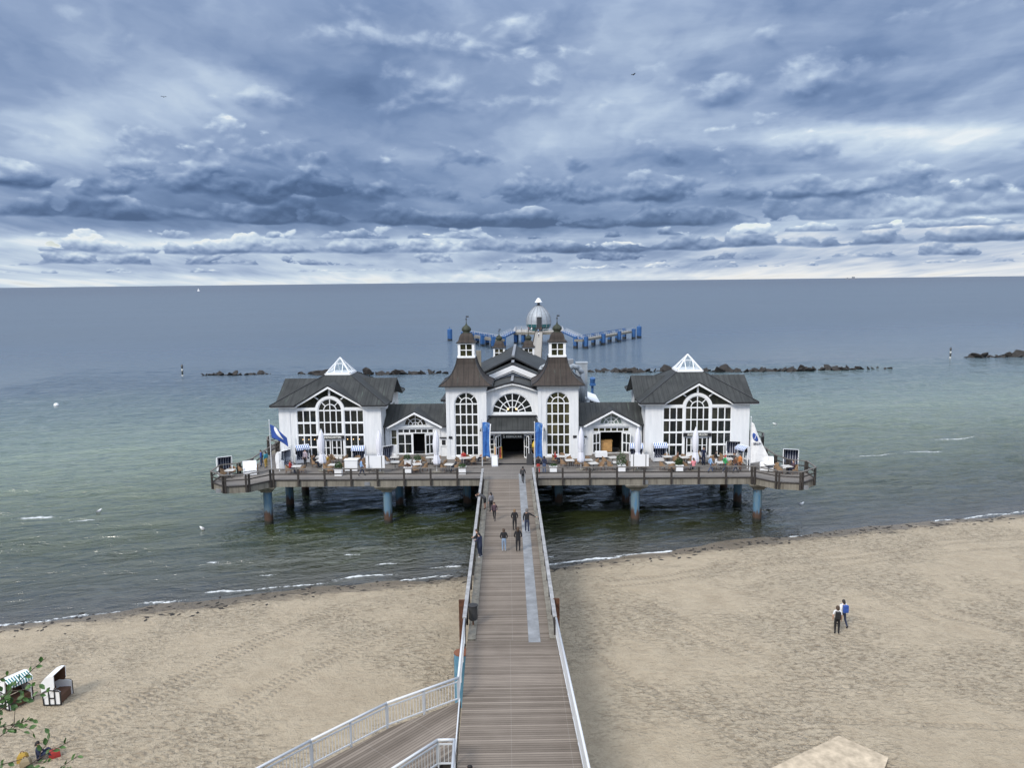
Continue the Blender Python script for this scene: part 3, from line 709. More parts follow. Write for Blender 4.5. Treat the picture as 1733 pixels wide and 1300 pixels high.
# ventilation ducts
def pipe(pts,r,name='vent_duct',mat='silver',parent=B,n=12):
    p=MB()
    for a,c in zip(pts,pts[1:]): p.tube(a,c,r,n=n)
    for a in pts[1:-1]: p.lathe([(r*math.cos(t),a[2]+r*math.sin(t)) for t in [(-PI/2+.2)+(PI-.4)*i/6 for i in range(7)]],(a[0],a[1]),n)
    return p.build(name,mat,parent,smooth=True)
pipe([(6.0,14.6,12.9),(6.55,14.6,13.2),(7.2,14.6,12.95),(7.55,14.6,12.4),(7.6,14.6,9.0)],.28)
pipe([(6.1,15.4,12.3),(6.9,15.4,12.1),(7.15,15.4,11.3),(7.15,15.4,9)],.22)
pipe([(7.2,16,9.2),(7.6,16,9.5),(8.2,16,9.2),(8.2,16,8.2)],.3)
vb=MB(); vb.box(5.9,6.7,16.5,17.8,9,13.7); vb.build('vent_box','ridge_grey',B); vb=MB(); vb.box(7.0,8.3,16.8,18.0,9,13.25); vb.box(7.0,8.35,16.75,18.05,13.25,13.35); vb.build('vent_box','silver',B)
pipe([(2.9,15.1,12.2),(3.1,15.1,13.0),(3.6,15.1,13.25),(4.2,15.1,13.2)],.22)
vb=MB(); vb.box(2.75,3.5,14.6,15.6,12.0,12.85); vb.build('vent_box','dark_metal',B)
sh=MB(); sh.slab([(8.3,20,8.9),(10.1,20,8.2),(10.1,27,8.2),(8.3,27,8.9)],.15); sh.box(8.3,9.9,20.2,26.8,DZ,8.1); sh.build('side_annex','white_trim',B)
dv=MB(); dv.tube((0,0,DZ),(0,0,8.9),.16); dv.tube((0,0,8.9),(0,-.3,9.9),.3,.36); dv.box(-.38,.38,-.5,-.2,8.9,9.2); dvr=thing('davit','bright blue steel davit standing behind the right tower','davit',TF(10.0,30.5,0)); dv.build('post','blue_paint',dvr)

# link wings
LV=9.6
def link(cx,side):
    w=MB(); x0,x1=cx-3.35,cx+3.35
    ops=[(cx,1.2,4.62,7.42,True)] if False else []
    # wall with tall central opening under an arch
    oc=1.28
    wall_front(w,x0,x1,DZ,7.62,LV,[(cx-2.35*1,.0001+.42,5.55,7.25,False),(cx,oc+.62,4.62,7.32,False)] if side<0 else [(cx,oc+.62,4.62,7.32,False)])
    # gable wall with lunette opening
    pts=[(-2.6,7.62),(2.6,7.62),(0,9.0)]
    n_=16; arc=[(1.2*math.cos(PI*i/n_),7.62+1.2*math.sin(PI*i/n_)) for i in range(n_+1)]
    def gz(xx): return 9.0-abs(xx)*1.38/2.6
    w.poly([(cx+1.2,LV,7.62),(cx+2.6,LV,7.62),(cx+1.2,LV,gz(1.2))]); w.poly([(cx-1.2,LV,7.62),(cx-1.2,LV,gz(1.2)),(cx-2.6,LV,7.62)])
    for a,c in zip(arc,arc[1:]): w.poly([(cx+a[0],LV,a[1]),(cx+a[0],LV,gz(a[0])),(cx+c[0],LV,gz(c[0])),(cx+c[0],LV,c[1])])
    w.box(x0,x1,LV-.12,LV-.004,7.48,7.60)
    for a in (cx-2.62,cx+2.5): w.box(a,a+.12,LV-.06,LV-.004,DZ,7.46)
    w.build('link_wall','white_boards',B)
    window(B,cx,LV+.12,7.6,1.2,7.62,4,1,False,'glass_pale' if side>0 else 'glass_dark',.09,3,True)
    # transom row and doors
    window(B,cx,LV+.12,6.82,1.9,7.32,8 if False else 6,1,False,'glass_olive' if side>0 else 'glass_dark',.09)
    if side<0:
        window(B,cx-1.13,LV+.12,4.62,.77,6.8,2,2,False,'glass_dark',.10)
        window(B,cx-2.35,LV+.12,5.55,.42,7.25,1,2,False,'glass_olive',.08)
        i_=MB(); i_.box(cx-.36,cx+1.9,LV+2.2,LV+2.3,4.5,6.8); i_.box(cx-.40,cx-.36,LV+.2,LV+2.2,4.5,6.8); i_.box(cx+1.9,cx+1.94,LV+.2,LV+2.2,4.5,6.8); i_.build('doorway','dark_inside',B)
        f=MB(); f.box(cx-.36,cx-.26,LV+.1,LV+.2,4.62,6.8); f.box(cx+.95,cx+1.05,LV+.1,LV+.2,4.62,6.8); f.build('door_frame','white_trim',B)
        door_leaf(cx+1.9,LV,4.64,R(-150),.95,2.15)
        window(B,cx+1.5,LV+.16,4.62,.42,6.8,1,2,False,'glass_dark',.08)
    else:
        i_=MB(); i_.box(cx-1.15,cx+1.15,LV+3.2,LV+3.3,4.5,6.8); i_.box(cx-1.2,cx-1.15,LV+.2,LV+3.2,4.5,6.8); i_.box(cx+1.15,cx+1.2,LV+.2,LV+3.2,4.5,6.8); i_.build('doorway','dark_inside',B)
        window(B,cx-1.5,LV+.14,4.62,.40,6.8,1,2,False,'glass_dark',.08); window(B,cx+1.5,LV+.14,4.62,.40,6.8,1,2,False,'glass_dark',.08)
        door_leaf(cx-1.15,LV,4.64,R(-150),.95,2.15); door_leaf(cx+1.15,LV,4.64,R(-30),.95,2.15)
        co=MB(); co.box(cx-1.0,cx+.15,LV+.5,LV+1.2,4.65,5.75); co.box(cx-1.05,cx+.2,LV+.45,LV+1.25,5.75,5.82); co.build('bar_counter','counter_wood',B)
    s1=MB()
    for k in range(3): s1.box(cx-2.0+k*.03,cx+2.0-k*.03,LV-1.1+k*.36,LV-.01,DZ+.07*k+.003,DZ+.07*(k+1))
    s1.build('door_steps','boards_terrace',B)
    # notice case
    nb_=MB(); nb_.box(cx+side*-2.95-.32 if side>0 else cx+2.63,cx+side*-2.95+.32 if side>0 else cx+3.27,LV-.12,LV-.005,5.5,6.3)
    nb_.build('notice_case','white_trim',B)
    nc=MB(); xx=cx-2.95 if side>0 else cx+2.95; nc.box(xx-.2,xx+.2,LV-.14,LV-.122,5.62,6.15); nc.box(xx-.42,xx+.42,LV-.3,LV-.01,6.36,6.44); nc.build('notice_board','sign_black',B)
    # roof: main ridge along u, small gable dormer
    RZ=9.5; RVF=9.05; RVR=12.6; ez=7.72
    k=(RZ-ez)/(RVR-RVF); gr=9.28; gy=RVF+(gr-ez)/k
    rf=MB()
    rf.slab([(x0,RVF,ez),(cx-2.8,RVF,ez),(cx,gy,gr),(cx+2.8,RVF,ez),(x1,RVF,ez),(x1,RVR,RZ),(x0,RVR,RZ)],.14,0,1,1)
    rf.slab([(x0,RVR,RZ),(x1,RVR,RZ),(x1,16.2,ez),(x0,16.2,ez)],.14,0,1,1)
    rf.slab([(cx-2.85,RVF-.12,ez+.01),(cx,RVF-.12,gr),(cx,gy,gr),(cx-2.8,RVF,ez)],.12,0,1,1); rf.slab([(cx+2.85,RVF-.12,ez+.01),(cx+2.8,RVF,ez),(cx,gy,gr),(cx,RVF-.12,gr)],.12,0,1,1)
    rf.box(x0,cx-2.45,RVF-.08,RVF+.02,ez-.14,ez+.02,1); rf.box(cx+2.45,x1,RVF-.08,RVF+.02,ez-.14,ez+.02,1)
    rf.build('link_roof',['roof_grey','roof_edge'],B)
    t_=MB(); t_.bar((cx-2.85,RVF-.06,ez-.17),(cx+.03,RVF-.06,gr-.19),.12,.20); t_.bar((cx+2.85,RVF-.063,ez-.17),(cx-.03,RVF-.063,gr-.19),.12,.20); t_.build('gable_trim','white_trim',B)
    dp=MB(); xx=cx+side*3.22; dp.tube((xx,LV-.1,DZ),(xx,LV-.1,7.5),.06); dp.build('downpipe','dark_metal',B)
link(-10.15,-1); link(10.2,1)

# pavilions
PV=8.2
def pavilion(cx,name_txt,side):
    hw=5.25; cy=PV+hw; EZ=10.2; ov=.72; E=hw+ov; GH=3.45; GR=12.25; TW=1.38; TZ=12.78
    sl=(TZ-EZ)/(E-TW); gy=E-(GR-EZ)/sl        # distance from centre where gable ridge meets the hip face
    w=MB()
    # four walls, the front with a tall opening
    w.poly([(cx-hw,PV,DZ),(cx-3.50,PV,DZ),(cx-3.50,PV,10.12),(cx-hw,PV,10.12)]); w.poly([(cx+3.50,PV,DZ),(cx+hw,PV,DZ),(cx+hw,PV,10.12),(cx+3.50,PV,10.12)])
    for s_ in (-1,1):
        w.poly([(cx+s_*3.50,PV,DZ),(cx+s_*3.50,PV+.3,DZ),(cx+s_*3.50,PV+.3,10.1),(cx+s_*3.50,PV,10.1)])
        w.poly([(cx+s_*hw,PV,DZ),(cx+s_*hw,PV+2*hw,DZ),(cx+s_*hw,PV+2*hw,10.12),(cx+s_*hw,PV,10.12)])
        w.poly([(cx+s_*(hw+.0),cy-3.2,10.12),(cx+s_*hw,cy+3.2,10.12),(cx+s_*hw,cy,12.0)])
        xa=cx+s_*hw
        w.box(min(xa,xa-s_*1.15),max(xa,xa-s_*1.15),PV-.05,PV-.004,DZ,9.55)
        w.box(min(xa,xa-s_*1.3),max(xa,xa-s_*1.3),PV-.09,PV-.004,9.55,9.75)
    w.poly([(cx-hw,PV+2*hw,DZ),(cx-hw,PV+2*hw,10.12),(cx+hw,PV+2*hw,10.12),(cx+hw,PV+2*hw,DZ)])
    w.build('pavilion_wall','white_boards',B)
    for s_ in (-1,1):
        for yy in (cy-2.6,cy+.9): 
            f=MB(); f.box(cx+s_*(hw+.02)-.04,cx+s_*(hw+.02)+.04,yy,yy+1.7,5.4,9.2); f.build('side_window','glass_dark',B)
    # front glazing: left, centre, right lights
    gy_=PV+.06
    gf='glass_olive' if side>0 else 'glass_dark'
    zt=9.62
    L_=MB()
    for (xc,ww,nc) in ((-2.43,1.03,3),(2.43,1.03,3)):
        o=window(B,cx+xc,gy_,DZ+.12,ww,zt,nc,4,False,'glass_dark',.09)
    fr_=MB()
    window(B,cx,gy_,7.08,1.24,9.55,4,2,True,'glass_dark',.09)
    # white mullions, spandrels and transom bands
    for a,c in ((-3.50,-3.42),(-1.41,-1.24),(1.24,1.41),(3.42,3.50)): fr_.box(cx+a,cx+c,gy_-.08,gy_+.10,DZ,9.62)
    fr_.box(cx-3.50,cx-1.5,gy_-.06,gy_+.10,9.62,9.86); fr_.box(cx+1.5,cx+3.50,gy_-.06,gy_+.10,9.62,9.86)
    ring(fr_,cx,9.55,1.38,.27,gy_-.09,gy_+.10,n=24)
    for zz,h_ in ((8.27,.16),(7.0,.14),(5.72,.14)):
        fr_.box(cx-3.42,cx-1.41,gy_-.045,gy_+.05,zz-h_/2,zz+h_/2); fr_.box(cx+1.41,cx+3.42,gy_-.045,gy_+.05,zz-h_/2,zz+h_/2)
    fr_.box(cx-.09,cx+.09,gy_-.07,gy_+.08,11.1,12.05)
    for s_ in (-1,1): fr_.bar((cx+s_*1.15,gy_,10.7),(cx+s_*1.62,gy_,11.05),.12,.10,up=(0,1,0))
    fr_.build('glazing_frame','white_trim',B)
    tg=MB(); tg.poly([(cx-3.4,gy_+.11,9.7),(cx+3.4,gy_+.11,9.7),(cx+3.4,gy_+.11,10.05),(cx,gy_+.11,12.08),(cx-3.4,gy_+.11,10.05)]); tg.build('gable_glass',gf if side<0 else 'glass_dark',B)
    # door with sign above
    for s_ in (-1,1):
        f=MB(); f.box(min(cx+s_*.06,cx+s_*1.06),max(cx+s_*.06,cx+s_*1.06),gy_-.02,gy_+.08,4.5,4.85); f.build('door_panel','white_trim',B)
        window(B,cx+s_*.56,gy_-.02,4.85,.5,6.5,2,2,False,'glass_dark',.09)
    p_=MB(); p_.box(cx-1.2,cx+1.2,gy_-.03,gy_+.1,6.5,7.1); p_.build('door_head','white_trim',B)
    s1=MB(); s1.box(cx-1.42,cx+1.42,gy_-.26,gy_-.18,6.62,6.98); so=s1.build('name_sign','sign_black',B); text_mesh('lettering',name_txt,.30,(cx,gy_-.275,6.8),so,sx=.98 if len(name_txt)<13 else .86)
    for k in (-2.9,-2.3,-1.7,1.7,2.3,2.9):
        if side<0: l=MB(); l.lathe([(.03,6.5),(.06,6.55),(.03,6.6)],(cx+k,gy_-.0),8); l.build('lit_lamp','lamp_glow',B)
    # roof
    rf=MB()
    for k in range(4):
        def rt(x_,y_,z_):
            for _ in range(k): x_,y_=-y_,x_
            return (cx+x_,cy+y_,z_)
        rf.slab([rt(-E,-E,EZ),rt(-GH,-E,EZ),rt(0,-gy,GR),rt(GH,-E,EZ),rt(E,-E,EZ),rt(TW,-TW,TZ),rt(-TW,-TW,TZ)],.16,0,1,1)
        EE=E-.22 if k==0 else E+.12
        rf.slab([rt(-GH-.03,-EE,EZ+.005),rt(0,-EE,GR+.01),rt(0,-gy,GR+.01),rt(-GH,-E,EZ+.005)],.14,0,1,1); rf.slab([rt(GH+.03,-EE,EZ+.005),rt(GH,-E,EZ+.005),rt(0,-gy,GR+.01),rt(0,-EE,GR+.01)],.14,0,1,1)
        rf.bar(rt(-E,-E,EZ+.02),rt(-TW,-TW,TZ+.02),.09,.06,1)
    rf.build('pavilion_roof',['roof_grey','roof_edge'],B)
    t_=MB(); yy=cy-E+.30
    for s_ in (-1,1): 
        t_.bar((cx+s_*(GH+.05),yy-.002*s_,EZ-.20),(cx-s_*.04,yy-.002*s_,GR-.22),.10,.22)
        t_.box(min(cx+s_*GH,cx+s_*E),max(cx+s_*GH,cx+s_*E),cy-E+.08,PV,EZ-.24,EZ-.17)
    t_.build('gable_trim','white_trim',B)
    # glazed pyramid skylight
    sk=MB(); sk.box(cx-1.42,cx+1.42,cy-1.42,cy+1.42,TZ-.05,TZ+.10); h0=TZ+.10; h1=14.5
    for k in range(4):
        def rt(x_,y_,z_):
            for _ in range(k): x_,y_=-y_,x_
            return (cx+x_,cy+y_,z_)
        sk.bar(rt(-1.3,-1.3,h0),rt(0,0,h1),.10,.10); sk.bar(rt(-1.36,-1.3,h0+.05),rt(1.36,-1.3,h0+.05),.12,.12)
        f_=.62; z_=h0+(h1-h0)*f_; y_=-1.3*(1-f_)
        for sx in (-.42,.42): sk.bar(rt(sx,-1.3,h0+.05),rt(sx,y_,z_) if abs(sx)<=-y_+.01 else rt(sx*.95,y_,z_),.07,.07)
        sk.bar(rt(-.45,y_,z_),rt(.45,y_,z_),.06,.06)
    o=sk.build('skylight','white_trim',B)
    g_=MB(); g_.add([(cx-1.27,cy-1.27,h0),(cx+1.27,cy-1.27,h0),(cx+1.27,cy+1.27,h0),(cx-1.27,cy+1.27,h0),(cx,cy,h1-.04)],[(0,1,4),(1,2,4),(2,3,4),(3,0,4)]); g_.build('skylight_glass','glass_clear',o)
pavilion(-18.65,'PALMENGARTEN',-1); pavilion(18.75,'KAISERPAVILLON',1)

# ---------------------------------------------------------------- boardwalk to the shore
bw=thing('boardwalk','long straight timber boardwalk leading from the shore to the restaurant','boardwalk',(.12,36.9,0))
b_=MB(); b_.slab([(-2.27,0,DZ),(2.30,0,DZ),(2.30,32.03,DZ),(-2.27,32.15,DZ)],.35,0,1,1); b_.box(-1.7,-1.2,.1,32,3.3,4.04,1); b_.box(1.2,1.7,.1,32,3.3,4.04,1); b_.build('deck',['boards','concrete'],bw)
k_=MB(); k_.box(-2.27,-1.86,.02,31.6,DZ+.005,DZ+.07); k_.box(1.90,2.30,.02,31.6,DZ+.005,DZ+.07); k_.build('concrete_kerb','concrete',bw)
gm=MB(); gm.poly([(.82,-.3,DZ+.012),(1.42,-.3,DZ+.012),(1.48,34.0,DZ+.012),(.90,34.0,DZ+.012)]); gm.build('walking_mat','grey_mat',bw)
for yy in (9.6,21.0,):
    for xx in (-1.45,1.45): c=MB(); c.lathe([(.33,-2),(.33,3.3)],(0,0),14); c.build('column','pile_blue',bw,(xx,yy,0))
def walk_rail(x,label,y0,y1):
    r=thing('railing',label,'railing',(x,y0,0)); L=y1-y0
    t=MB(); t.box(-.10,.10,0,L,DZ+1.05,DZ+1.12); t.build('handrail','handrail_pale',r)
    for z_ in (.35,.72): q=MB(); q.box(-.035,.035,0,L,DZ+z_,DZ+z_+.07); q.build('lower_rail','rail_wood',r)
    k=int(L/2.4)
    for i in range(k+1): q=MB(); q.box(-.05,.05,-.06,.06,DZ-.45,DZ+1.05); q.build('post','rail_wood',r,(0,.1+i*(L-.2)/k,0))
    return r
walk_rail(-2.30,'grey timber handrail along the left side of the boardwalk over the water',37.2,68.7)
walk_rail(2.30,'grey timber handrail along the right side of the boardwalk over the water',37.2,68.7)
# shore section
bs=thing('shore_deck','wide weathered timber deck of the boardwalk nearest the stairs','boardwalk',(0,22,0))
b_=MB(); b_.slab([(-1.90,-4,DZ),(2.85,-4,DZ),(2.40,14.86,DZ),(-2.18,14.86,DZ)],.35,0,1,1); b_.build('deck',['boards','concrete'],bs)
e=MB(); e.bar((-2.03,-4,DZ+.0),(-2.22,9.4,DZ+.0),.05,.14); e.build('edge_strip','steel_white',bs)
for (x,y) in ((-1.4,3),(1.7,3)): c=MB(); c.lathe([(.3,-1),(.3,4.0)],(0,0),14); c.build('column','pile_blue',bs,(x,y,0))
# branch deck to the left
rp=thing('branch_deck','timber side deck branching left from the boardwalk towards the beach','boardwalk',(-2.2,31.2,0),R(48))
# local x axis runs along direction away from junction: build in world coords shifted
Mi=Matrix.Rotation(-R(48),4,'Z')
def loc2(p): q=Mi@Vector((p[0]+2.2,p[1]-31.2,0)); return (q.x,q.y,DZ-.006)
pts=[(-2.16,31.25),(-4.99,29.3),(-7.44,26.8),(-10.5,23.4),(-8.2,21.2),(-5.7,23.7),(-4.3,25.1),(-2.6,26.9),(-2.08,26.9)]
b_=MB(); b_.slab([loc2(p) for p in pts],.25,0,1,1); b_.build('deck',['boards','rail_wood'],rp)
def white_rail(label,pts,balus=True,step=1.9,infill=True):
    r=thing('railing',label,'railing',(pts[0][0],pts[0][1],0)); ox,oy=pts[0]
    P_=[(a-ox,c-oy) for a,c in pts]; t=MB(); l=MB(); bal=MB()
    for a,c in zip(P_,P_[1:]):
        t.tube((a[0],a[1],DZ+1.05),(c[0],c[1],DZ+1.05),.055,n=10); t.lathe([(.001,DZ+.995),(.054,DZ+1.03),(.054,DZ+1.07),(.001,DZ+1.105)],c,8)
        for z_ in (.10,.88): l.bar((a[0],a[1],DZ+z_),(c[0],c[1],DZ+z_),.045,.05)
        L=math.hypot(c[0]-a[0],c[1]-a[1])
        if infill:
            k=max(1,int(L/.14))
            for i in range(k): s_=(i+.5)/k; x_,y_=a[0]+(c[0]-a[0])*s_,a[1]+(c[1]-a[1])*s_; bal.box(x_-.010,x_+.010,y_-.010,y_+.010,DZ+.11,DZ+.87)
        k=max(1,round(L/step)); ang=math.atan2(c[1]-a[1],c[0]-a[0])
        for i in range(k): q=MB(); q.box(-.04,.04,-.025,.025,DZ-.25,DZ+1.03); q.build('post','steel_white',r,(a[0]+(c[0]-a[0])*i/k,a[1]+(c[1]-a[1])*i/k,0),ang)
    t.build('handrail','steel_white',r,smooth=True); l.build('lower_rail','steel_white',r)
    if infill: bal.build('balusters','steel_white',r)
white_rail('white steel railing along the far side of the branch deck',[(-2.25,31.3),(-5.05,29.35),(-7.5,26.85),(-10.6,23.4)])
white_rail('short white steel railing on the left between the bin and the branch deck',[(-2.30,37.1),(-2.25,31.38)],infill=True)
white_rail('small white steel railing corner beside the stairs at the bottom edge',[(-6.2,23.1),(-4.3,24.95),(-2.75,26.75),(-2.12,26.75),(-1.98,21)])
white_rail('long white steel railing along the right side of the shore deck',[(2.36,37.1),(2.74,24.3),(3.3,24.0),(3.6,23.2)])
# stairwell
sw=thing('beach_stairs','dark steps with yellow nosings going down beside the branch deck','stairs',(-3.4,24.6,0))
q=MB()
for k in range(8): q.box(-1.0,1.1,-.3*k-.3,-.3*k,DZ-.17*(k+1)-.06,DZ-.17*(k+1)); q.box(-1.0,1.1,-.3*k-.3,-.3*k-.24,DZ-.17*(k+1)+.001,DZ-.17*(k+1)+.012,1)
q.build('step',['rail_wood','yellow'],sw)
for (x,y,s_) in ((-2.42,36.5,'left'),(2.35,36.6,'right')):
    c=MB(); c.lathe([(.40,-1),(.40,4.0)],(0,0),24); p=c.build('shore_pile','pile_shore',None,(x,y,0)); tag(p,'thick blue pile with a rusty top on the %s side of the boardwalk'%s_,'pile','big blue shore piles')
for (x,s_) in ((-2.55,'left'),(2.52,'right')):
    c=MB(); c.box(-.16,.16,-.05,-.02,0,5.55); c.box(-.16,.16,.02,.05,0,5.55); c.box(-.02,.02,-.02,.02,0,5.55); tag(c.build('steel_post','rust',None,(x,39.3,0)),'tall rusty steel post outside the %s handrail'%s_,'post','rusty steel posts')
bn=thing('litter_bin','dark cylindrical litter bin hanging on the left handrail','bin',(-1.93,38.6,0))
c=MB(); c.lathe([(.20,4.75),(.24,4.8),(.25,5.5),(.22,5.54)],(0,0),18); c.build('bin_body','dark_metal',bn); c=MB(); c.lathe([(.27,5.5),(.27,5.56),(.12,5.62)],(0,0),18); c.build('bin_rim','black_rubber',bn)
c=MB(); c.box(-.04,.04,-.04,.04,DZ+.07,4.75); c.build('bin_leg','rust',bn)

# ---------------------------------------------------------------- far pier
fw_=thing('far_walkway','narrow pale jetty leading out to the diving gondola','jetty',(3.2,108,0))
q=MB(); q.slab([(-1.35,0,DZ),(1.35,0,DZ),(10.05,169,DZ),(7.4,169,DZ)],.5,0,1,1); q.build('deck',['board_pale','concrete'],fw_)
for s_ in (-1.3,1.3):
    q=MB(); q.bar((s_,0,DZ+1.1),(s_+8.7,169,DZ+1.1),.08,.08); q.bar((s_,0,DZ+.6),(s_+8.7,169,DZ+.6),.05,.05); 
    for i in range(60): f_=i/59; q.box(s_+8.7*f_-.04,s_+8.7*f_+.04,169*f_-.04,169*f_+.04,DZ,DZ+1.1)
    q.build('side_rail','rail_wood',fw_)
for i in range(1,12):
    for s_ in (-.8,.8): q=MB(); q.lathe([(.3,-2),(.3,3.9)],(0,0),10); q.build('pile','pile_blue',fw_,(s_+8.7*i/12,169*i/12,0))
hp=thing('landing_platform','raised concrete platform at the pier head carrying the diving gondola','platform',(11.6,276,0),R(-3))
q=MB(); q.slab([(-9,0,DZ),(9,0,DZ),(9,16,DZ),(-9,16,DZ)],.9,0,1,1); q.build('deck',['board_pale','concrete'],hp)
for u in (-8.3,-5.6,5.4,8.3):
    for v in (.9,8,15): q=MB(); q.lathe([(.62,-3),(.62,3.5)],(0,0),14); q.build('pile','pile_bright',hp,(u,v,0))
def simple_rail(name,root,pts,z=DZ,h=1.1,step=2.0,m='steel_white'):
    q=MB()
    for a,c in zip(pts,pts[1:]):
        za=a[2] if len(a)>2 else z; zb=c[2] if len(c)>2 else z; L=math.hypot(c[0]-a[0],c[1]-a[1])
        for hh in (h,.55): q.bar((a[0],a[1],za+hh),(c[0],c[1],zb+hh),.09,.09)
        k=max(1,int(L/step))
        for i in range(k+1): f_=i/k; x_,y_,z_=a[0]+(c[0]-a[0])*f_,a[1]+(c[1]-a[1])*f_,za+(zb-za)*f_; q.box(x_-.05,x_+.05,y_-.05,y_+.05,z_,z_+h)
    return q.build(name,m,root)
simple_rail('guard_rail',hp,[(-8.9,0),(-2.4,0)]); simple_rail('guard_rail',hp,[(1.6,0),(8.9,0)]); simple_rail('guard_rail',hp,[(8.9,0),(8.9,16),(-8.9,16),(-8.9,0)])
# ramps and low landing stages
for s_,root_pt,mid,end,word in ((-1,(2.6,277),(-2.6,262.5),(-14.5,290),'left'),(1,(20.6,275.5),(25.0,257.5),(47.5,297),'right')):
    rmp=thing('gangway','blue steel gangway sloping from the %s end of the platform down to the landing stage'%word,'gangway',(root_pt[0],root_pt[1],0))
    dx,dy=mid[0]-root_pt[0],mid[1]-root_pt[1]; q=MB(); q.bar((0,0,DZ+.1),(dx,dy,3.0),1.8,.5); q.build('deck','blue_paint',rmp)
    Ln=math.hypot(dx,dy); nx_,ny_=-dy/Ln*.9,dx/Ln*.9
    for t_ in (-1,1): simple_rail('guard_rail',rmp,[(nx_*t_,ny_*t_,DZ+.2),(dx+nx_*t_,dy+ny_*t_,3.1)])
    lj=thing('landing_stage','low landing stage with blue fender piles on the %s of the pier head'%word,'landing stage',(mid[0],mid[1],0))
    ex,ey=end[0]-mid[0],end[1]-mid[1]; L=math.hypot(ex,ey); q=MB(); q.bar((-ex/L*2,-ey/L*2,2.7),(ex,ey,2.7),3.0,.7); q.build('deck','concrete',lj)
    nx_,ny_=-ey/L,ex/L
    for t_ in (-1.4,1.4): simple_rail('guard_rail',lj,[(nx_*t_,ny_*t_),(ex+nx_*t_,ey+ny_*t_)],3.05,1.1,1.7,'blue_paint' if t_>0 else 'steel_white')
    for i in range(7):
        f_=i/6
        for t_ in ((-1.9,1.9) if i%2==0 else (-1.9*s_*-1,)):
            q=MB(); q.box(-.62,.62,-.6,.6,-2,3.9)
            o=q.build('fender_pile','pile_bright' ,lj,(ex*f_+nx_*t_,ey*f_+ny_*t_,0),math.atan2(ey,ex))
bl=[(-21.8,298,'left'),(52.1,301,'right')]
for x,y,w_ in bl:
    q=MB(); q.lathe([(.95,-2),(.95,4.4),(.7,4.6)],(0,0),14); q.box(-.1,.1,-.1,.1,4.5,5.4); tag(q.build('mooring_dolphin','pile_bright',None,(x,y,0)),'lone blue mooring pile standing in the water far %s of the pier head'%w_,'mooring pile')
dg_=thing('diving_gondola','silver egg shaped diving gondola standing on the pier head','diving gondola',(12.1,285,0))
prof=[(3.6,5.2),(4.3,5.9),(4.5,6.9),(4.45,8.4),(4.2,9.6),(3.75,10.7),(3.05,11.7),(2.2,12.6),(1.5,13.2),(.9,13.6)]
q=MB(); q.lathe(prof[2:],(0,0),28); q.build('shell','silver',dg_,smooth=False)
q=MB(); q.lathe([(3.4,4.45)]+prof[:3],(0,0),28); q.build('skirt','teal_glass',dg_)
for i in range(14):
    t=2*PI*i/14; q=MB()
    for (a,za),(c,zc_) in zip(prof[:-1],prof[1:]): q.bar(((a+.05)*math.cos(t),(a+.05)*math.sin(t),za),((c+.05)*math.cos(t),(c+.05)*math.sin(t),zc_),.16,.12)
    q.build('rib','ridge_grey',dg_)
q=MB(); q.box(-.8,.8,-4.75,-4.0,4.5,9.6); q.build('door','dark_metal',dg_)
q=MB(); q.lathe([(.9,13.55),(1.1,13.7),(.5,13.8),(.45,14.8)],(0,0),14); q.build('neck','dark_metal',dg_)
q=MB(); q.lathe([(1.5,14.75),(1.35,15.0),(1.0,15.4),(.75,15.9),(.4,16.3),(.05,16.45)],(0,0),20); q.build('cap','white_trim',dg_,smooth=True)
# ---------------------------------------------------------------- breakwaters
rocks=[]
for k in range(6):
    bm=bmesh.new(); bmesh.ops.create_icosphere(bm,subdivisions=2,radius=1)
    for v in bm.verts:
        f_=1+.38*mnoise.noise(v.co*1.3+Vector((k*7,0,0)))+.12*mnoise.noise(v.co*4+Vector((k*3,1,0))); v.co*=f_
    me=bpy.data.meshes.new('boulder'); bm.to_mesh(me); bm.free(); me.materials.append(MAT['rock']); rocks.append(me)
rnd=random.Random(3)
def rocksrow(x0,x1,y0,y1,n_,label,gap=.1,big=1.0):
    for i in range(n_):
        if rnd.random()<gap: continue
        f_=(i+rnd.random()*.8)/n_; o=bpy.data.objects.new('boulder',rocks[rnd.randrange(6)]); col.objects.link(o)
        s_=(.45+rnd.random()*.55)*big*(1.5 if rnd.random()<.12 else 1)
        o.location=(x0+(x1-x0)*f_,y0+(y1-y0)*f_+rnd.uniform(-.9,.9),rnd.uniform(-.12,.12)); o.scale=(s_*1.55,s_*1.2,s_*.36); o.rotation_euler=(rnd.random(),rnd.random(),rnd.random()*6)
        tag(o,label.replace('dark boulder','large dark boulder' if s_>1.05 else ('small dark boulder' if s_<.62 else 'middling dark boulder')),'boulder','breakwater boulders')
rocksrow(-76.8,-58,191.7,192.2,26,'dark boulder in the sparse breakwater row at the far left',.25,.8)
rocksrow(-52,-14.5,191.6,189,54,'dark boulder in the breakwater between the left pavilion and left tower',.08)
rocksrow(18,59.5,189,186,60,'dark boulder in the breakwater row between the right tower and right pavilion',.06)
rocksrow(59.5,88,186,188,44,'dark boulder in the breakwater stretching right of the right pavilion',0,1.08)
rocksrow(89,95,188,188.7,5,'low boulder at the thin right end of the long breakwater',.1,.6)
rocksrow(128.4,165,213,212.5,44,'dark boulder in the separate breakwater at the right edge',.03,1.0)
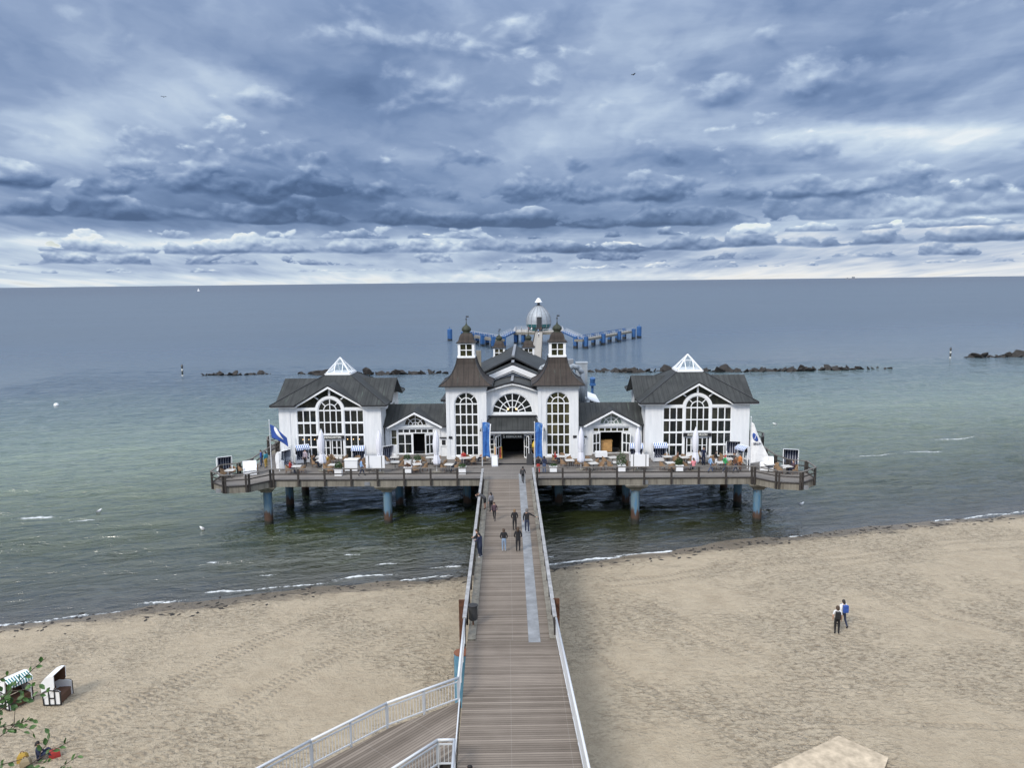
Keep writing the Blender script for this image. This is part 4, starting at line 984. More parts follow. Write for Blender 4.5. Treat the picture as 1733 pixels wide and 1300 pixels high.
# markers, buoys
for x,y,w_ in ((-80.7,190.9,'left'),(123.4,212,'right')):
    r=thing('navigation_marker','slim banded marker post in the water at the %s end of the breakwater'%w_,'marker post',(x,y,0))
    q=MB(); q.tube((0,0,-2),(0,0,2.4),.22,.2); q.build('post','buoy_band',r); q=MB(); q.lathe([(.32,2.4),(.32,2.5),(.05,3.05)],(0,0),10); q.build('topmark','dark_metal',r); q=MB(); q.lathe([(.30,1.2),(.34,1.3),(.30,1.4)],(0,0),10); q.build('collar','dark_metal',r)
q=MB(); q.lathe([(.05,-.2),(.38,-.1),(.45,.15),(.35,.42),(.05,.55)],(0,0),14); tag(q.build('buoy','gull_white',None,(-85.7,145.2,0),smooth=True),'small white round buoy floating on the open sea at the left','buoy')
sb=thing('sailboat','tiny white sailing boat on the horizon at the left','sailboat',(-1185,3000,0))
q=MB(); q.slab([(-4,0,1.2),(-3,-1.4,1.2),(2,-1.4,1.2),(5,0,1.4),(2,1.4,1.2),(-3,1.4,1.2)],1.6); q.build('hull','sailcloth',sb)
q=MB(); q.add([(0.2,-.1,2),(-4,-.1,2),(0.2,-.1,13),(0.2,.1,2),(-4,.1,2),(0.2,.1,13)],[(0,1,2),(3,5,4),(0,2,5,3),(1,4,5,2)]); q.add([(0.6,-.1,2),(4.6,-.1,1.6),(0.6,-.1,11),(0.6,.1,2),(4.6,.1,1.6),(0.6,.1,11)],[(0,1,2),(3,5,4),(0,2,5,3),(1,4,5,2)]); q.build('sail','sailcloth',sb)
sp=thing('distant_ship','long low grey ship on the horizon at the right','ship',(6700,15000,0))
q=MB(); q.box(-115,115,-15,15,-2,14); q.build('hull','ridge_grey',sp); q=MB(); q.box(20,70,-12,12,18,45); q.box(-80,-60,-8,8,18,30); q.build('superstructure','ridge_grey',sp)
# gulls
def gull(x,y,z,label,fly=False,ang=0,dark=False):
    r=thing('seagull',label,'seagull',(x,y,z),ang,'seagulls')
    q=MB(); P_=[(-.25,.03,.10),(-.15,.10,.10),(0,.14,.11),(.14,.11,.14),(.24,.08,.22),(.32,.055,.25),(.38,.02,.25)]
    n_=8; vs=[]; 
    for (x_,r_,z_) in P_:
        for i in range(n_): t=2*PI*i/n_; vs.append((x_,r_*math.cos(t),z_+r_*math.sin(t)))
    fs=[(k*n_+i,(k+1)*n_+i,(k+1)*n_+(i+1)%n_,k*n_+(i+1)%n_) for k in range(len(P_)-1) for i in range(n_)]
    q.add(vs,fs); 
    m_='dark_metal' if dark else 'gull_white'
    if fly:
        for s_ in (-1,1): q.slab([(-.05,s_*.1,.15),(.12,s_*.1,.15),(.10,s_*.4,.30),(-.02,s_*.75,.22),(-.12,s_*.4,.27)] if s_>0 else rev([(-.05,s_*.1,.15),(.12,s_*.1,.15),(.10,s_*.4,.30),(-.02,s_*.75,.22),(-.12,s_*.4,.27)]),.02)
    q.build('body',m_,r,smooth=True)
    if not fly:
        q=MB(); 
        for s_ in (-1,1): q.slab([(-.38,s_*.03,.16),(-.1,s_*.13,.18),(.1,s_*.13,.2),(.1,s_*.04,.23),(-.1,s_*.02,.22)] if s_>0 else rev([(-.38,s_*.03,.16),(-.1,s_*.13,.18),(.1,s_*.13,.2),(.1,s_*.04,.23),(-.1,s_*.02,.22)]),.03)
        q.build('wing','cloth_grey',r)
gull(29.2,74.2,-.03,'gull floating on the water right of the right front column',ang=.4)
gull(-28.3,69.0,-.03,'gull floating on the water beside the left lobe of the terrace',ang=2.6)
gull(34,121,-.03,'left one of two gulls floating beyond the right pavilion',ang=.3); gull(41.5,117,-.03,'right one of two gulls floating beyond the right pavilion',ang=3)
gull(24.4,150,60.5,'dark bird flying high in the clouds at upper right',True,.5,True); gull(-84.5,200,69,'tiny dark bird flying high in the clouds at upper left',True,2.0,True)
gull(-41,75,-.03,'gull floating behind the small white breaker at the left',ang=1.2)
#PART2 ---------------------------------------------------------- people
def limb_mesh(name,pose,short_arm,short_leg,coat):
    J={};
    def P_(n,x,y,z,r): J[n]=(Vector((x,y,z)),r)
    P_('pel',0,0,.95,.135);P_('spi',0,.01,1.14,.12);P_('che',0,0,1.34,.145);P_('nec',0,.0,1.50,.058);P_('hd0',0,.02,1.58,.085);P_('hd1',0,.015,1.68,.088)
    for s,n in ((-1,'L'),(1,'R')):
        P_('sh'+n,s*.175,0,1.41,.068);P_('el'+n,s*.235,-.03,1.15,.052);P_('wr'+n,s*.235,.05,.91,.032);P_('ha'+n,s*.23,.07,.83,.036)
        P_('hi'+n,s*.09,0,.88,.095);P_('kn'+n,s*.10,.02,.50,.068);P_('an'+n,s*.10,-.02,.10,.048);P_('to'+n,s*.11,.13,.045,.042)
    def mv(n,x,y,z): J[n]=(Vector((x,y,z)),J[n][1])
    if pose=='walk':
        mv('knL',-.10,.16,.53);mv('anL',-.10,.26,.11);mv('toL',-.10,.41,.06);mv('knR',.10,-.06,.50);mv('anR',.10,-.30,.16);mv('toR',.10,-.20,.05)
        mv('elL',-.24,-.12,1.17);mv('wrL',-.22,-.10,.93);mv('haL',-.21,-.07,.86);mv('elR',.24,.06,1.16);mv('wrR',.22,.22,.98);mv('haR',.21,.27,.92)
    if pose=='pocket':
        for s,n in ((-1,'L'),(1,'R')): mv('el'+n,s*.255,-.03,1.15);mv('wr'+n,s*.20,.10,.98);mv('ha'+n,s*.16,.14,.95)
    if pose=='armout':
        mv('elR',.40,.06,1.25);mv('wrR',.60,.12,1.13);mv('haR',.68,.14,1.12);mv('knL',-.1,.08,.5);mv('anL',-.1,.12,.1);mv('toL',-.1,.27,.045)
    if pose=='lean':
        for n,(x,y,z) in dict(pel=(0,-.05,.93),spi=(0,.12,1.07),che=(0,.32,1.15),nec=(0,.48,1.19),hd0=(0,.56,1.20),hd1=(0,.65,1.17)).items(): mv(n,x,y,z)
        for s,n in ((-1,'L'),(1,'R')): mv('sh'+n,s*.18,.40,1.17);mv('el'+n,s*.26,.52,.98);mv('wr'+n,s*.15,.66,1.09);mv('ha'+n,s*.08,.72,1.11)
    if pose=='rail':
        for n,(x,y,z) in dict(che=(0,.06,1.33),nec=(0,.10,1.49),hd0=(0,.13,1.57),hd1=(0,.13,1.66)).items(): mv(n,x,y,z)
        for s,n in ((-1,'L'),(1,'R')): mv('sh'+n,s*.18,.06,1.41);mv('el'+n,s*.25,.20,1.18);mv('wr'+n,s*.14,.38,1.14);mv('ha'+n,s*.07,.42,1.15)
    if pose=='sit' or pose=='ground':
        dz=-.40 if pose=='sit' else -.80
        for n in list(J): 
            if n[:2] in('pe','sp','ch','ne','hd','sh','el','wr','ha','hi'): J[n]=(J[n][0]+Vector((0,0,dz)),J[n][1])
        for s,n in ((-1,'L'),(1,'R')):
            if pose=='sit': mv('kn'+n,s*.13,.42,.50);mv('an'+n,s*.13,.45,.10);mv('to'+n,s*.13,.60,.045)
            else: mv('kn'+n,s*.18,.38,.42);mv('an'+n,s*.13,.62,.08);mv('to'+n,s*.13,.74,.10)
            e=J['sh'+n][0]; mv('el'+n,s*.25,.10,e.z-.27);mv('wr'+n,s*.16,.32,e.z-.33);mv('ha'+n,s*.12,.38,e.z-.33)
    names=list(J); E_=[('pel','spi'),('spi','che'),('che','nec'),('nec','hd0'),('hd0','hd1')]
    for n in 'LR': E_+=[('che','sh'+n),('sh'+n,'el'+n),('el'+n,'wr'+n),('wr'+n,'ha'+n),('pel','hi'+n),('hi'+n,'kn'+n),('kn'+n,'an'+n),('an'+n,'to'+n)]
    me=bpy.data.meshes.new('skel'); me.from_pydata([J[n][0] for n in names],[(names.index(a),names.index(b)) for a,b in E_],[])
    o=bpy.data.objects.new('skel',me); col.objects.link(o)
    sk=o.modifiers.new('s','SKIN'); sk.use_smooth_shade=True; o.modifiers.new('u','SUBSURF').levels=1; o.modifiers['u'].render_levels=1
    for i,n in enumerate(names):
        r=J[n][1]; wide=1.25 if n in('pel','spi','che') else 1.0
        me.skin_vertices[0].data[i].radius=(r*wide,r*(.82 if wide>1 else 1)); me.skin_vertices[0].data[i].use_root=(n=='pel')
    bpy.context.view_layer.update(); dg=bpy.context.evaluated_depsgraph_get(); m2=bpy.data.meshes.new_from_object(o.evaluated_get(dg)); bpy.data.objects.remove(o)
    m2.name=name
    # fingers, nose, ears, eyes, mouth
    x=MB()
    for s,n in ((-1,'L'),(1,'R')):
        h=J['ha'+n][0]; d=(h-J['wr'+n][0]).normalized(); sd=Vector((0,1,0)) if abs(d.z)>.6 else Vector((1,0,0))
        for k,(of,ln) in enumerate(((-.024,.066),(-.008,.078),(.008,.074),(.022,.058))):
            b0=h+sd*of+d*.02; b1=b0+d*ln*.6; b2=b1+(d*.75+Vector((0,.5,0))*(.6 if abs(d.z)>.6 else 0)+Vector((0,0,-.6))*(0 if abs(d.z)>.6 else 1)).normalized()*ln*.5
            x.tube(b0,b1,.010,.009,5); x.tube(b1,b2,.009,.006,5)
        b0=h+sd*.03-d*.01; x.tube(b0,b0+(d*.7+sd*.7)*.05,.011,.008,5)
    hc=(J['hd0'][0]+J['hd1'][0])/2; up=(J['hd1'][0]-J['nec'][0]).normalized(); fw=Vector((0,1,0)) if up.z>.6 else Vector((0,.3,-1)).normalized()
    x.tube(hc+fw*.085,hc+fw*.112-up*.015,.014,.018,5)
    for s in (-1,1): x.tube(hc+Vector((s*.080,0,0)),hc+Vector((s*.100,-.01,0)),.022,.026,6)
    y_=MB()
    for s in (-1,1): y_.tube(hc+fw*.086+Vector((s*.032,0,0))+up*.022,hc+fw*.093+Vector((s*.032,0,0))+up*.022,.011,.009,6)
    y_.bar(hc+fw*.090+Vector((-.025,0,0))-up*.045,hc+fw*.090+Vector((.025,0,0))-up*.045,.008,.008)
    segs=[(J[a][0],J[b][0],a,b) for a,b in E_]
    def mat_of(p):
        best=None
        for a,b,na,nb in segs:
            ab=b-a; t=max(0,min(1,(p-a).dot(ab)/ab.length_squared)); q=(p-(a+ab*t)).length-(J[na][1]*(1-t)+J[nb][1]*t)
            if best is None or q<best[0]: best=(q,na,nb,t)
        _,na,nb,t=best
        if nb in('hd0','hd1') or nb.startswith('ha'): return 0
        if nb=='nec': return 1 if t<.75 else 0
        if nb.startswith('wr'): return 0 if short_arm else 1
        if nb.startswith('el'): return (0 if t>.7 else 1) if short_arm else 1
        if nb.startswith('an'): return (0 if short_leg else 2) if t<.93 else 3
        if nb.startswith('to'): return 3
        if nb.startswith('kn'): return (0 if (short_leg and t>.85) else (1 if coat and t<.45 else 2))
        if nb.startswith('hi'): return 1 if coat else 2
        if nb=='spi': return 1 if (t>.15 or coat) else 2
        return 1
    V=[tuple(v.co) for v in m2.vertices]; Fs=[tuple(p.vertices) for p in m2.polygons]; mi=[mat_of(p.center) for p in m2.polygons]
    for src,mm in ((x,0),(y_,4)):
        o_=len(V); V+=src.v; Fs+=[tuple(i+o_ for i in f) for f in src.f]; mi+=[mm]*len(src.f)
    out_=bpy.data.meshes.new(name); out_.from_pydata(V,[],Fs)
    for k in range(5): out_.materials.append(MAT['skin'])
    out_.polygons.foreach_set('material_index',mi); out_.polygons.foreach_set('use_smooth',[True]*len(Fs)); out_.update()
    return out_,J,hc,up
PC={}
def person(label,loc,rot,pose='stand',h=1.72,top='black',legs='darkjeans',shoes='black',hair='hair_brown',long_hair=False,short_arm=False,short_leg=False,coat=False,pack=None,cap=None,group=None,z=None):
    key=(pose,short_arm,short_leg,coat)
    if key not in PC: PC[key]=limb_mesh('body',*key)
    me,J,hc,up=PC[key]
    r=thing('person',label,'person',(loc[0],loc[1],DZ if z is None else z),rot,group); s=h/1.75; 
    b=bpy.data.objects.new('body',me); col.objects.link(b); b.parent=r; b.scale=(s,s,s)
    for sl,mn in zip(b.material_slots,['skin','cloth_'+top,'cloth_'+legs,'cloth_'+shoes,'hair_black']): sl.link='OBJECT'; sl.material=MAT[mn]
    if hair:
        q=MB(); pr_=[]; n_=12
        fw=Vector((0,1,0)) if up.z>.6 else Vector((0,.3,-1)).normalized(); rt=Vector((1,0,0)); u2=rt.cross(fw)
        for i in range(7):
            a=PI*i/7*.62; rr=.108*math.sin(a)+.001; hh=.112*math.cos(a)
            for k in range(n_):
                t=2*PI*k/n_; fr_=math.sin(t); dp=-.028*(1-fr_)*(i/6)*1.3
                pr_.append(hc+up*.012+rt*(rr*math.cos(t)*.96)+fw*(rr*fr_*(.86 if fr_>0 else 1.12)-.012)+up*(hh+dp*(1.6 if fr_<0 else .2)))
        q.add(pr_,[(i*n_+k,(i+1)*n_+k,(i+1)*n_+(k+1)%n_,i*n_+(k+1)%n_) for i in range(6) for k in range(n_)]+[tuple(range(n_))])
        if long_hair: q.tube(hc-fw*.07+up*.02,hc-fw*.085-up*.22,.085,.05,8)
        o=q.build('cap' if cap else 'hair','cloth_'+cap if cap else hair,r,smooth=True); o.scale=(s,s,s)
    if pack:
        c=J['che'][0]; q=MB(); q.box(-.15,.15,-.30,-.13,1.02,1.46); q.box(-.12,.12,-.34,-.30,1.05,1.26); q.box(-.12,-.07,-.14,.13,1.40,1.45); q.box(.07,.12,-.14,.13,1.40,1.45)
        o=q.build('backpack','cloth_'+pack,r); o.scale=(s,s,s)
        bv=o.modifiers.new('b','BEVEL'); bv.width=.03; bv.segments=2
        if pose=='ground': o.location=(0,0,-.80*s)
    return r
G1='people walking on the boardwalk'
person('person in black walking alone near the top of the boardwalk',(1.35,67.5),R(-10),'walk',1.55,'black','black',hair='hair_black',group=G1,pack='charcoal')
person('person bending over the left handrail in a dark top and shorts',(-1.85,59.5),R(72),'lean',1.8,'charcoal','black','black','hair_brown',short_leg=True,group=G1)
person('boy in a grey sweatshirt standing beside the bending man',(-1.35,58.9),R(35),'stand',1.6,'grey','black','black','hair_black',group=G1)
person('child in a plum jacket walking behind the bending man',(-1.06,56.7),R(170),'walk',1.45,'plum','black','black','hair_brown',group=G1)
person('person all in black with light hair tied up, walking at the middle of the boardwalk',(.45,54.25),0,'pocket',1.62,'black','black','black','hair_blond',group=G1)
person('tall person in a black sweater and jeans reaching out to the right handrail',(1.33,53.55),R(-5),'armout',1.84,'black','darkjeans','white','hair_grey',group=G1)
person('young person in a black jacket and pale jeans walking on the left of a pair',(-.32,49.8),0,'pocket',1.62,'black','palejeans','white','hair_brown',group=G1)
person('person in a long black quilted coat walking on the right of a pair',(.63,49.8),0,'pocket',1.72,'black','black','black','hair_brown',long_hair=True,coat=True,group=G1)
person('person in a navy jacket leaning on the left handrail, nearest the shore',(-1.85,48.7),R(60),'rail',1.74,'navy','darkjeans','white','hair_black',group=G1)
person('person in a dark coat pressed against the left handrail, partly hidden by another',(-2.0,49.35),R(75),'rail',1.76,'black','darkjeans','grey','hair_brown',group=G1)
person('dark haired person whose head only shows at the bottom edge of the boardwalk',(-1.42,24.32),R(180),'stand',1.68,'charcoal','darkjeans','black','hair_black',group=G1)
G2='people on the sand'
zb=sandz(19.7,43.6)
person('person in a white shirt with a black backpack standing on the sand, left of two',(19.6,43.6),R(-15),'stand',1.80,'white','black','black','hair_brown',short_arm=True,pack='black',group=G2,z=zb)
person('person in a white shirt with a blue backpack standing on the sand, right of two',(20.35,44.5),R(12),'walk',1.80,'white','darkjeans','black','hair_black',pack='blue',group=G2,z=zb)
zs_=sandz(-21.5,32.4)
person('person sitting on the sand in a navy jacket beside bags at the lower left',(-21.35,32.4),R(-70),'ground',1.70,'navy','navy','brown','hair_black',group=G2,z=zs_)
def bag(x,y,label,m_,sx,sy,sz):
    r=thing('bag',label,'bag',(x,y,sandz(x,y)-.02),sx*17); q=MB()
    P_=[(1,0),(1.05,.35),(.95,.75),(.62,1.0)]
    for i,(a,c) in enumerate(zip(P_,P_[1:])): q.add([(-sx*a[0],-sy*a[0]*.7,sz*a[1]),(sx*a[0],-sy*a[0]*.7,sz*a[1]),(sx*a[0],sy*a[0]*.7,sz*a[1]),(-sx*a[0],sy*a[0]*.7,sz*a[1]),(-sx*c[0],-sy*c[0]*.7,sz*c[1]),(sx*c[0],-sy*c[0]*.7,sz*c[1]),(sx*c[0],sy*c[0]*.7,sz*c[1]),(-sx*c[0],sy*c[0]*.7,sz*c[1])],[(0,1,5,4),(1,2,6,5),(2,3,7,6),(3,0,4,7)]+([(4,5,6,7)] if i==2 else []))
    q.box(-sx*.6,sx*.6,-sy*1.0,-sy*.68,sz*.12,sz*.55)
    q.build('bag_body',m_,r); q=MB()
    for a in (-.5,.5): q.bar((sx*a,-sy*.8,sz*.1),(sx*a,-sy*.72,sz*.95),.03,.02)
    for i in range(8): a=PI*i/8;c=PI*(i+1)/8; q.tube((math.cos(a)*sx*.4,0,sz*.95+math.sin(a)*.12),(math.cos(c)*sx*.4,0,sz*.95+math.sin(c)*.12),.015,n=6)
    q.build('handle','cloth_brown',r)
bag(-22.0,32.3,'mustard yellow rucksack lying on the sand behind the seated person','cloth_yellow',.20,.2,.42)
bag(-21.65,31.95,'tan brown rucksack on the sand next to the mustard one','cloth_khaki',.2,.2,.40)
bag(-20.75,32.6,'red and dark striped bag on the sand in front of the seated person','cloth_red',.22,.2,.36)

G3='guests strolling on the terrace'
def tp(u_): return u_
for a in [('person in a pale pink shirt and black trousers standing among the left tables',(-20.1,74.9),R(150),'stand',1.8,'rosy','black','black','hair_grey'),
 ('person with a light blue jacket walking along the left railing',(-13.75,70.75),R(-80),'walk',1.72,'lightblue','darkjeans','black','hair_brown'),
 ('person in blue standing by the white hooded chair at the left corner',(-24.6,75.3),R(100),'stand',1.7,'blue','jeans','black','hair_brown'),
 ('person in yellow trousers standing at the left corner',(-23.9,74.6),R(60),'stand',1.7,'teal','yellow','black','hair_black'),
 ('person in a black top and red trousers at the railing by the blue banner',(2.87,70.7),R(10),'stand',1.72,'black','red','brown','hair_brown'),
 ('person in a navy jacket and jeans at the railing, beside another',(3.43,70.8),R(-8),'stand',1.72,'navy','jeans','white','hair_black'),
 ('bald person in a dark blue jacket standing right of the rightmost umbrella',(19.14,73.4),R(170),'stand',1.82,'navy','darkjeans','black',None),
 ('person in a light blue jacket walking along the right railing',(19.0,70.3),R(-90),'walk',1.66,'lightblue','jeans','black','hair_blond'),
 ('person in a black top and white trousers walking on the right terrace',(20.0,72.1),R(-95),'walk',1.74,'black','white','white','hair_black'),
 ('person in a brown jacket and jeans walking right along the right railing',(21.25,70.05),R(-90),'walk',1.68,'brown','darkjeans','black','hair_brown'),
 ('person in an orange brown jacket standing by the right corner of the terrace',(22.0,71.0),R(120),'stand',1.62,'orange','brown','black','hair_brown')]:
    person(a[0],a[1],a[2],a[3],a[4],a[5],a[6],a[7],a[8],group=G3)
person('person in a green jacket and red cap walking right along the right railing',(20.34,70.15),R(-90),'walk',1.74,'green','darkjeans','white','hair_brown',cap='red',group=G3)

# ---------------------------------------------------------------- terrace furniture
def make_chair(label,loc,rot):
    r=thing('wicker_armchair',label,'armchair',loc,rot,'wicker armchairs on the terrace')
    q=MB(); q.box(-.25,.25,-.25,.25,.36,.45); q.build('seat','wicker',r)
    q=MB()
    n_=10; 
    for i in range(n_):
        a0=PI*(-.06+1.12*i/n_); a1=PI*(-.06+1.12*(i+1)/n_)
        def pt(a,rr): return (-rr*math.cos(a),-.02+rr*math.sin(a)*1.0 if False else -rr*math.sin(a)*1.0+.02)
        h0=.66+.22*max(0,math.sin(a0)); h1=.66+.22*max(0,math.sin(a1))
        o0,o1,i0,i1=pt(a0,.31),pt(a1,.31),pt(a0,.27),pt(a1,.27)
        q.add([(o0[0],o0[1],.40),(o1[0],o1[1],.40),(i1[0],i1[1],.40),(i0[0],i0[1],.40),(o0[0],o0[1],h0),(o1[0],o1[1],h1),(i1[0],i1[1],h1),(i0[0],i0[1],h0)],[(0,1,2,3),(4,7,6,5),(0,4,5,1),(2,6,7,3),(1,5,6,2),(0,3,7,4)])
    q.build('backrest','wicker',r)
    for sx in (-1,1):
        for sy in (-1,1): q=MB(); q.tube((sx*.21,sy*.21,.37),(sx*.24,sy*.24,0),.022,.018,6); q.build('leg','wicker_dark',r)
    return r
def make_table(label,loc,rot,cloth=False):
    r=thing('cafe_table',label,'table',loc,rot,'cafe tables on the terrace')
    q=MB(); q.box(-.42,.42,-.42,.42,.71,.745); q.build('table_top','white_plastic' if cloth else 'table_top',r)
    q=MB(); q.tube((0,0,.02),(0,0,.71),.035,n=8); q.build('pedestal','dark_metal',r); q=MB(); q.bar((-.3,-.3,.02),(.3,.3,.02),.06,.04); q.bar((-.3,.3,.021),(.3,-.3,.021),.06,.04); q.build('foot','dark_metal',r)
    return r
chair0=None; table0=None
def put_chair(label,p,rot):
    global chair0
    if chair0 is None: chair0=make_chair(label,(p[0],p[1],DZ),rot); return chair0
    c=copy_tree(chair0); c.location=(p[0],p[1],DZ); c.rotation_euler=(0,0,rot); c['label']=label; return c
def put_table(label,p,rot):
    global table0
    if table0 is None: table0=make_table(label,(p[0],p[1],DZ),rot); return table0
    c=copy_tree(table0); c.location=(p[0],p[1],DZ); c.rotation_euler=(0,0,rot); c['label']=label; return c
TB=[(-26.5,1.2,'on the left lobe near the basket chair','wb'),(-25.3,2.6,'on the left lobe behind the white hood','we'),
 (-20.6,2.6,'nearest the left flagpole','we'),(-18.9,5.0,'left of the first umbrella, towards the windows','wen'),(-17.2,3.1,'just right of the first umbrella','wes'),(-15.6,5.6,'before the right half of the left pavilion windows','wen'),
 (-13.7,3.6,'beside the left wing basket chair','we'),(-11.4,4.1,'between the second umbrella and the planter','e'),(-9.1,3.1,'in front of the left wing door','wesn'),(-8.2,6.0,'by the open left wing door','we'),(-6.0,2.9,'beneath the third umbrella','we'),(-4.6,5.6,'before the left tower window, left','wen'),(-3.7,6.6,'right beside the left tower window','we'),
 (4.9,6.0,'before the right tower window','wen'),(7.4,4.4,'behind the fourth umbrella','wen'),(7.8,3.0,'right of the fourth umbrella','we'),(10.1,3.3,'in front of the right wing steps','we'),(12.0,3.7,'right of the tall plant','en'),(15.1,3.0,'before the blue and white awning chair','wes'),(16.9,5.2,'before the left half of the right pavilion windows','wen'),
 (17.2,3.0,'left of the last umbrella','w'),(19.0,5.6,'before the right pavilion door','we'),(21.0,4.6,'by the striped basket chairs on the right','we'),(22.9,4.4,'beside the sail flag','w'),(24.2,2.2,'behind the right white hood','e'),(25.6,1.3,'on the right lobe before the basket chair','we'),
 (-19.4,6.6,'against the left pavilion windows, left','we'),(-17.6,6.9,'against the left pavilion windows, right','we'),(-11.8,6.2,'by the left wing side window','we'),(-7.4,4.5,'behind the third umbrella','en'),(5.6,4.3,'ahead of the right tower','wen'),(9.9,5.4,'close before the right wing steps','w'),(15.3,5.6,'in the left corner of the right pavilion front','en'),(19.9,3.0,'right of the last umbrella','we'),(21.6,6.4,'against the right pavilion windows, right','we')]
rnd=random.Random(11)
DIR={'w':(-1,0,-PI/2,'left'),'e':(1,0,PI/2,'right'),'n':(0,1,PI,'far'),'s':(0,-1,0,'near')}
DIR['b']=DIR['n']
for (u,v,d_,sides) in TB:
    rz=rnd.uniform(-.3,.3); p=TF(u,v); put_table('small white cafe table '+d_,p,rz)
    for s_ in sides:
        dx,dy,ra,w_=DIR[s_]; k=.62+rnd.uniform(0,.15); q=TF(u+dx*k+rnd.uniform(-.08,.08),v+dy*k+rnd.uniform(-.08,.08))
        put_chair('armchair on the %s of the table %s'%(w_,d_),q,ra+rz+rnd.uniform(-.3,.3))
G4='seated terrace guests'
def seated(label,u,v,rot,top,legs='darkjeans',hair='hair_brown',**k): person(label,TF(u,v),rot,'sit',1.72,top,legs,'black',hair,group=G4,**k)
seated('person in red seated at the table nearest the left flagpole',-21.25,2.65,R(-95),'red')
seated('person in black seated before the left pavilion, left of the first umbrella',-19.6,5.0,R(-80),'black')
seated('person in yellow seated before the left pavilion, left of the first umbrella',-18.2,5.05,R(85),'yellow')
seated('person in red seated before the left tower window',-4.9,6.35,R(180),'red',hair='hair_brown')
seated('person in orange seated right beside the left tower window',-3.0,6.65,R(90),'orange')
seated('person in dark clothes seated beneath the third umbrella',-5.35,2.95,R(90),'charcoal')
seated('person in red seated before the right tower window',4.25,6.1,R(-90),'red')
seated('person in plum seated right of the tall plant',12.65,3.7,R(90),'plum')
seated('person in brown seated by the left half of the right pavilion windows',16.25,5.25,R(-90),'brown')
seated('person in bright pink seated left of the last umbrella',17.2,2.4,R(10),'pink')
seated('person in khaki seated before the right pavilion door',18.4,5.7,R(-90),'khaki')
seated('person in dark grey seated by the striped basket chairs on the right',21.6,4.6,R(90),'charcoal')
seated('person with a plum top seated on the right lobe',26.2,1.3,R(90),'plum')

# wicker beach baskets (hooded)
def basket(label,loc,rot,kind='navy',awning=True,tilt=0,group='hooded beach chairs on the terrace',scale=1.0,hoodlabel=None):
    r=thing('hooded_beach_chair',label,'hooded beach chair',loc,rot,group)
    W=.60; bm_={'navy':('white_plastic','stripe_navy'),'beach':('white_plastic','wicker_dark'),'teal':('white_plastic','wicker_dark')}[kind]
    q=MB(); q.box(-W+.065,W-.065,-.40,.42,.06,.40); q.build('base',{'navy':'white_plastic'}.get(kind,'wicker_dark'),r)
    q=MB(); q.box(-W+.06,W-.06,-.42,.2,.40,.50); q.build('seat',bm_[1],r)
    for s_ in (-1,1):
        q=MB(); x0,x1=sorted((s_*W,s_*(W-.06))); pts=[(-.45,.05),(.45,.05),(.47,.78),(.2,.92),(-.38,.86),(-.45,.78)]
        q.add([(x0,a,b) for a,b in pts]+[(x1,a,b) for a,b in pts],[tuple(range(6)),tuple(reversed(range(6,12)))]+[(i,i+6,(i+1)%6+6,(i+1)%6) for i in range(6)]); sp_=q.build('side_panel','white_plastic',r)
        if kind!='navy':
            q=MB(); xo=s_*(W+.012)
            for a,b in (((-.45,.05),(-.45,.80)),((.45,.05),(.47,.78)),((.47,.78),(.2,.92)),((.2,.92),(-.42,.84)),((-.45,.07),(.45,.07)),((-.15,.07),(-.15,.88)),((.15,.07),(.15,.91)),((-.15,.45),(.15,.45))): q.bar((xo,a[0],a[1]),(xo,b[0],b[1]),.06,.055)
            q.build('panel_trim','sign_black',sp_)
    hood=empty('hood_pivot',(0,0,0)); bpy.data.objects.remove(hood)
    out_=[(.44,.42),(.50,.75),(.50,1.10),(.42,1.38),(.22,1.58),(-.05,1.66),(-.22,1.66)]
    inn=[(.38,.46),(.43,.75),(.43,1.08),(.36,1.32),(.18,1.50),(-.05,1.58),(-.20,1.59)]
    ct,st_=math.cos(tilt),math.sin(tilt)
    def rot_(p): y_,z_=p[0]-.35,p[1]-.5; return (.35+y_*ct-z_*st_,.5+y_*st_+z_*ct)
    out_=[rot_(p) for p in out_]; inn=[rot_(p) for p in inn]
    q=MB(); n_=len(out_)
    q.add([(-W-.02,a,b) for a,b in out_]+[(W+.02,a,b) for a,b in out_],[(i,i+1,i+1+n_,i+n_) for i in range(n_-1)])
    fr0=[rot_(p) for p in ((-.26,1.64),(-.20,1.0),(-.05,.78),(.2,.60))]
    for s_ in (-1,1):
        for xx in (s_*(W+.02),s_*(W-.035)): q.poly([(xx,a,b) for a,b in out_+fr0])
        for a,b in zip(fr0,fr0[1:]): q.poly([(s_*(W+.02),a[0],a[1]),(s_*(W+.02),b[0],b[1]),(s_*(W-.035),b[0],b[1]),(s_*(W-.035),a[0],a[1])])
    hd=q.build('hood','white_plastic',r,smooth=False)
    q=MB(); q.add([(-W+.03,a,b) for a,b in inn]+[(W-.03,a,b) for a,b in inn],[(i,i+n_,i+1+n_,i+1) for i in range(n_-1)]); 
    for s_ in (-1,1): q.poly([(s_*(W-.045),a,b) for a,b in inn+fr0])
    q.build('lining',bm_[1],hd)
    if awning:
        a0=rot_((-.22,1.66)); a1=rot_((-.62,1.44)); q=MB()
        q.slab([(-W,a1[0],a1[1]),(W,a1[0],a1[1]),(W,a0[0],a0[1]),(-W,a0[0],a0[1])],.03); q.slab([(-W,a1[0]-.02,a1[1]-.16),(W,a1[0]-.02,a1[1]-.16),(W,a1[0],a1[1]),(-W,a1[0],a1[1])],.02)
        q.build('awning','stripe_teal' if kind=='teal' else 'stripe_awning',r)
    r.scale=(scale,)*3
    return r
def bt(px,py): return (px,py,DZ)
basket('white hooded beach chair with navy striped lining on the left lobe',bt(-27.0,71.9),R(28),awning=False,scale=1.1)
basket('plain white hooded beach chair seen from behind at the left corner',bt(-24.6,71.9),R(200),awning=False,tilt=R(36),scale=1.0)
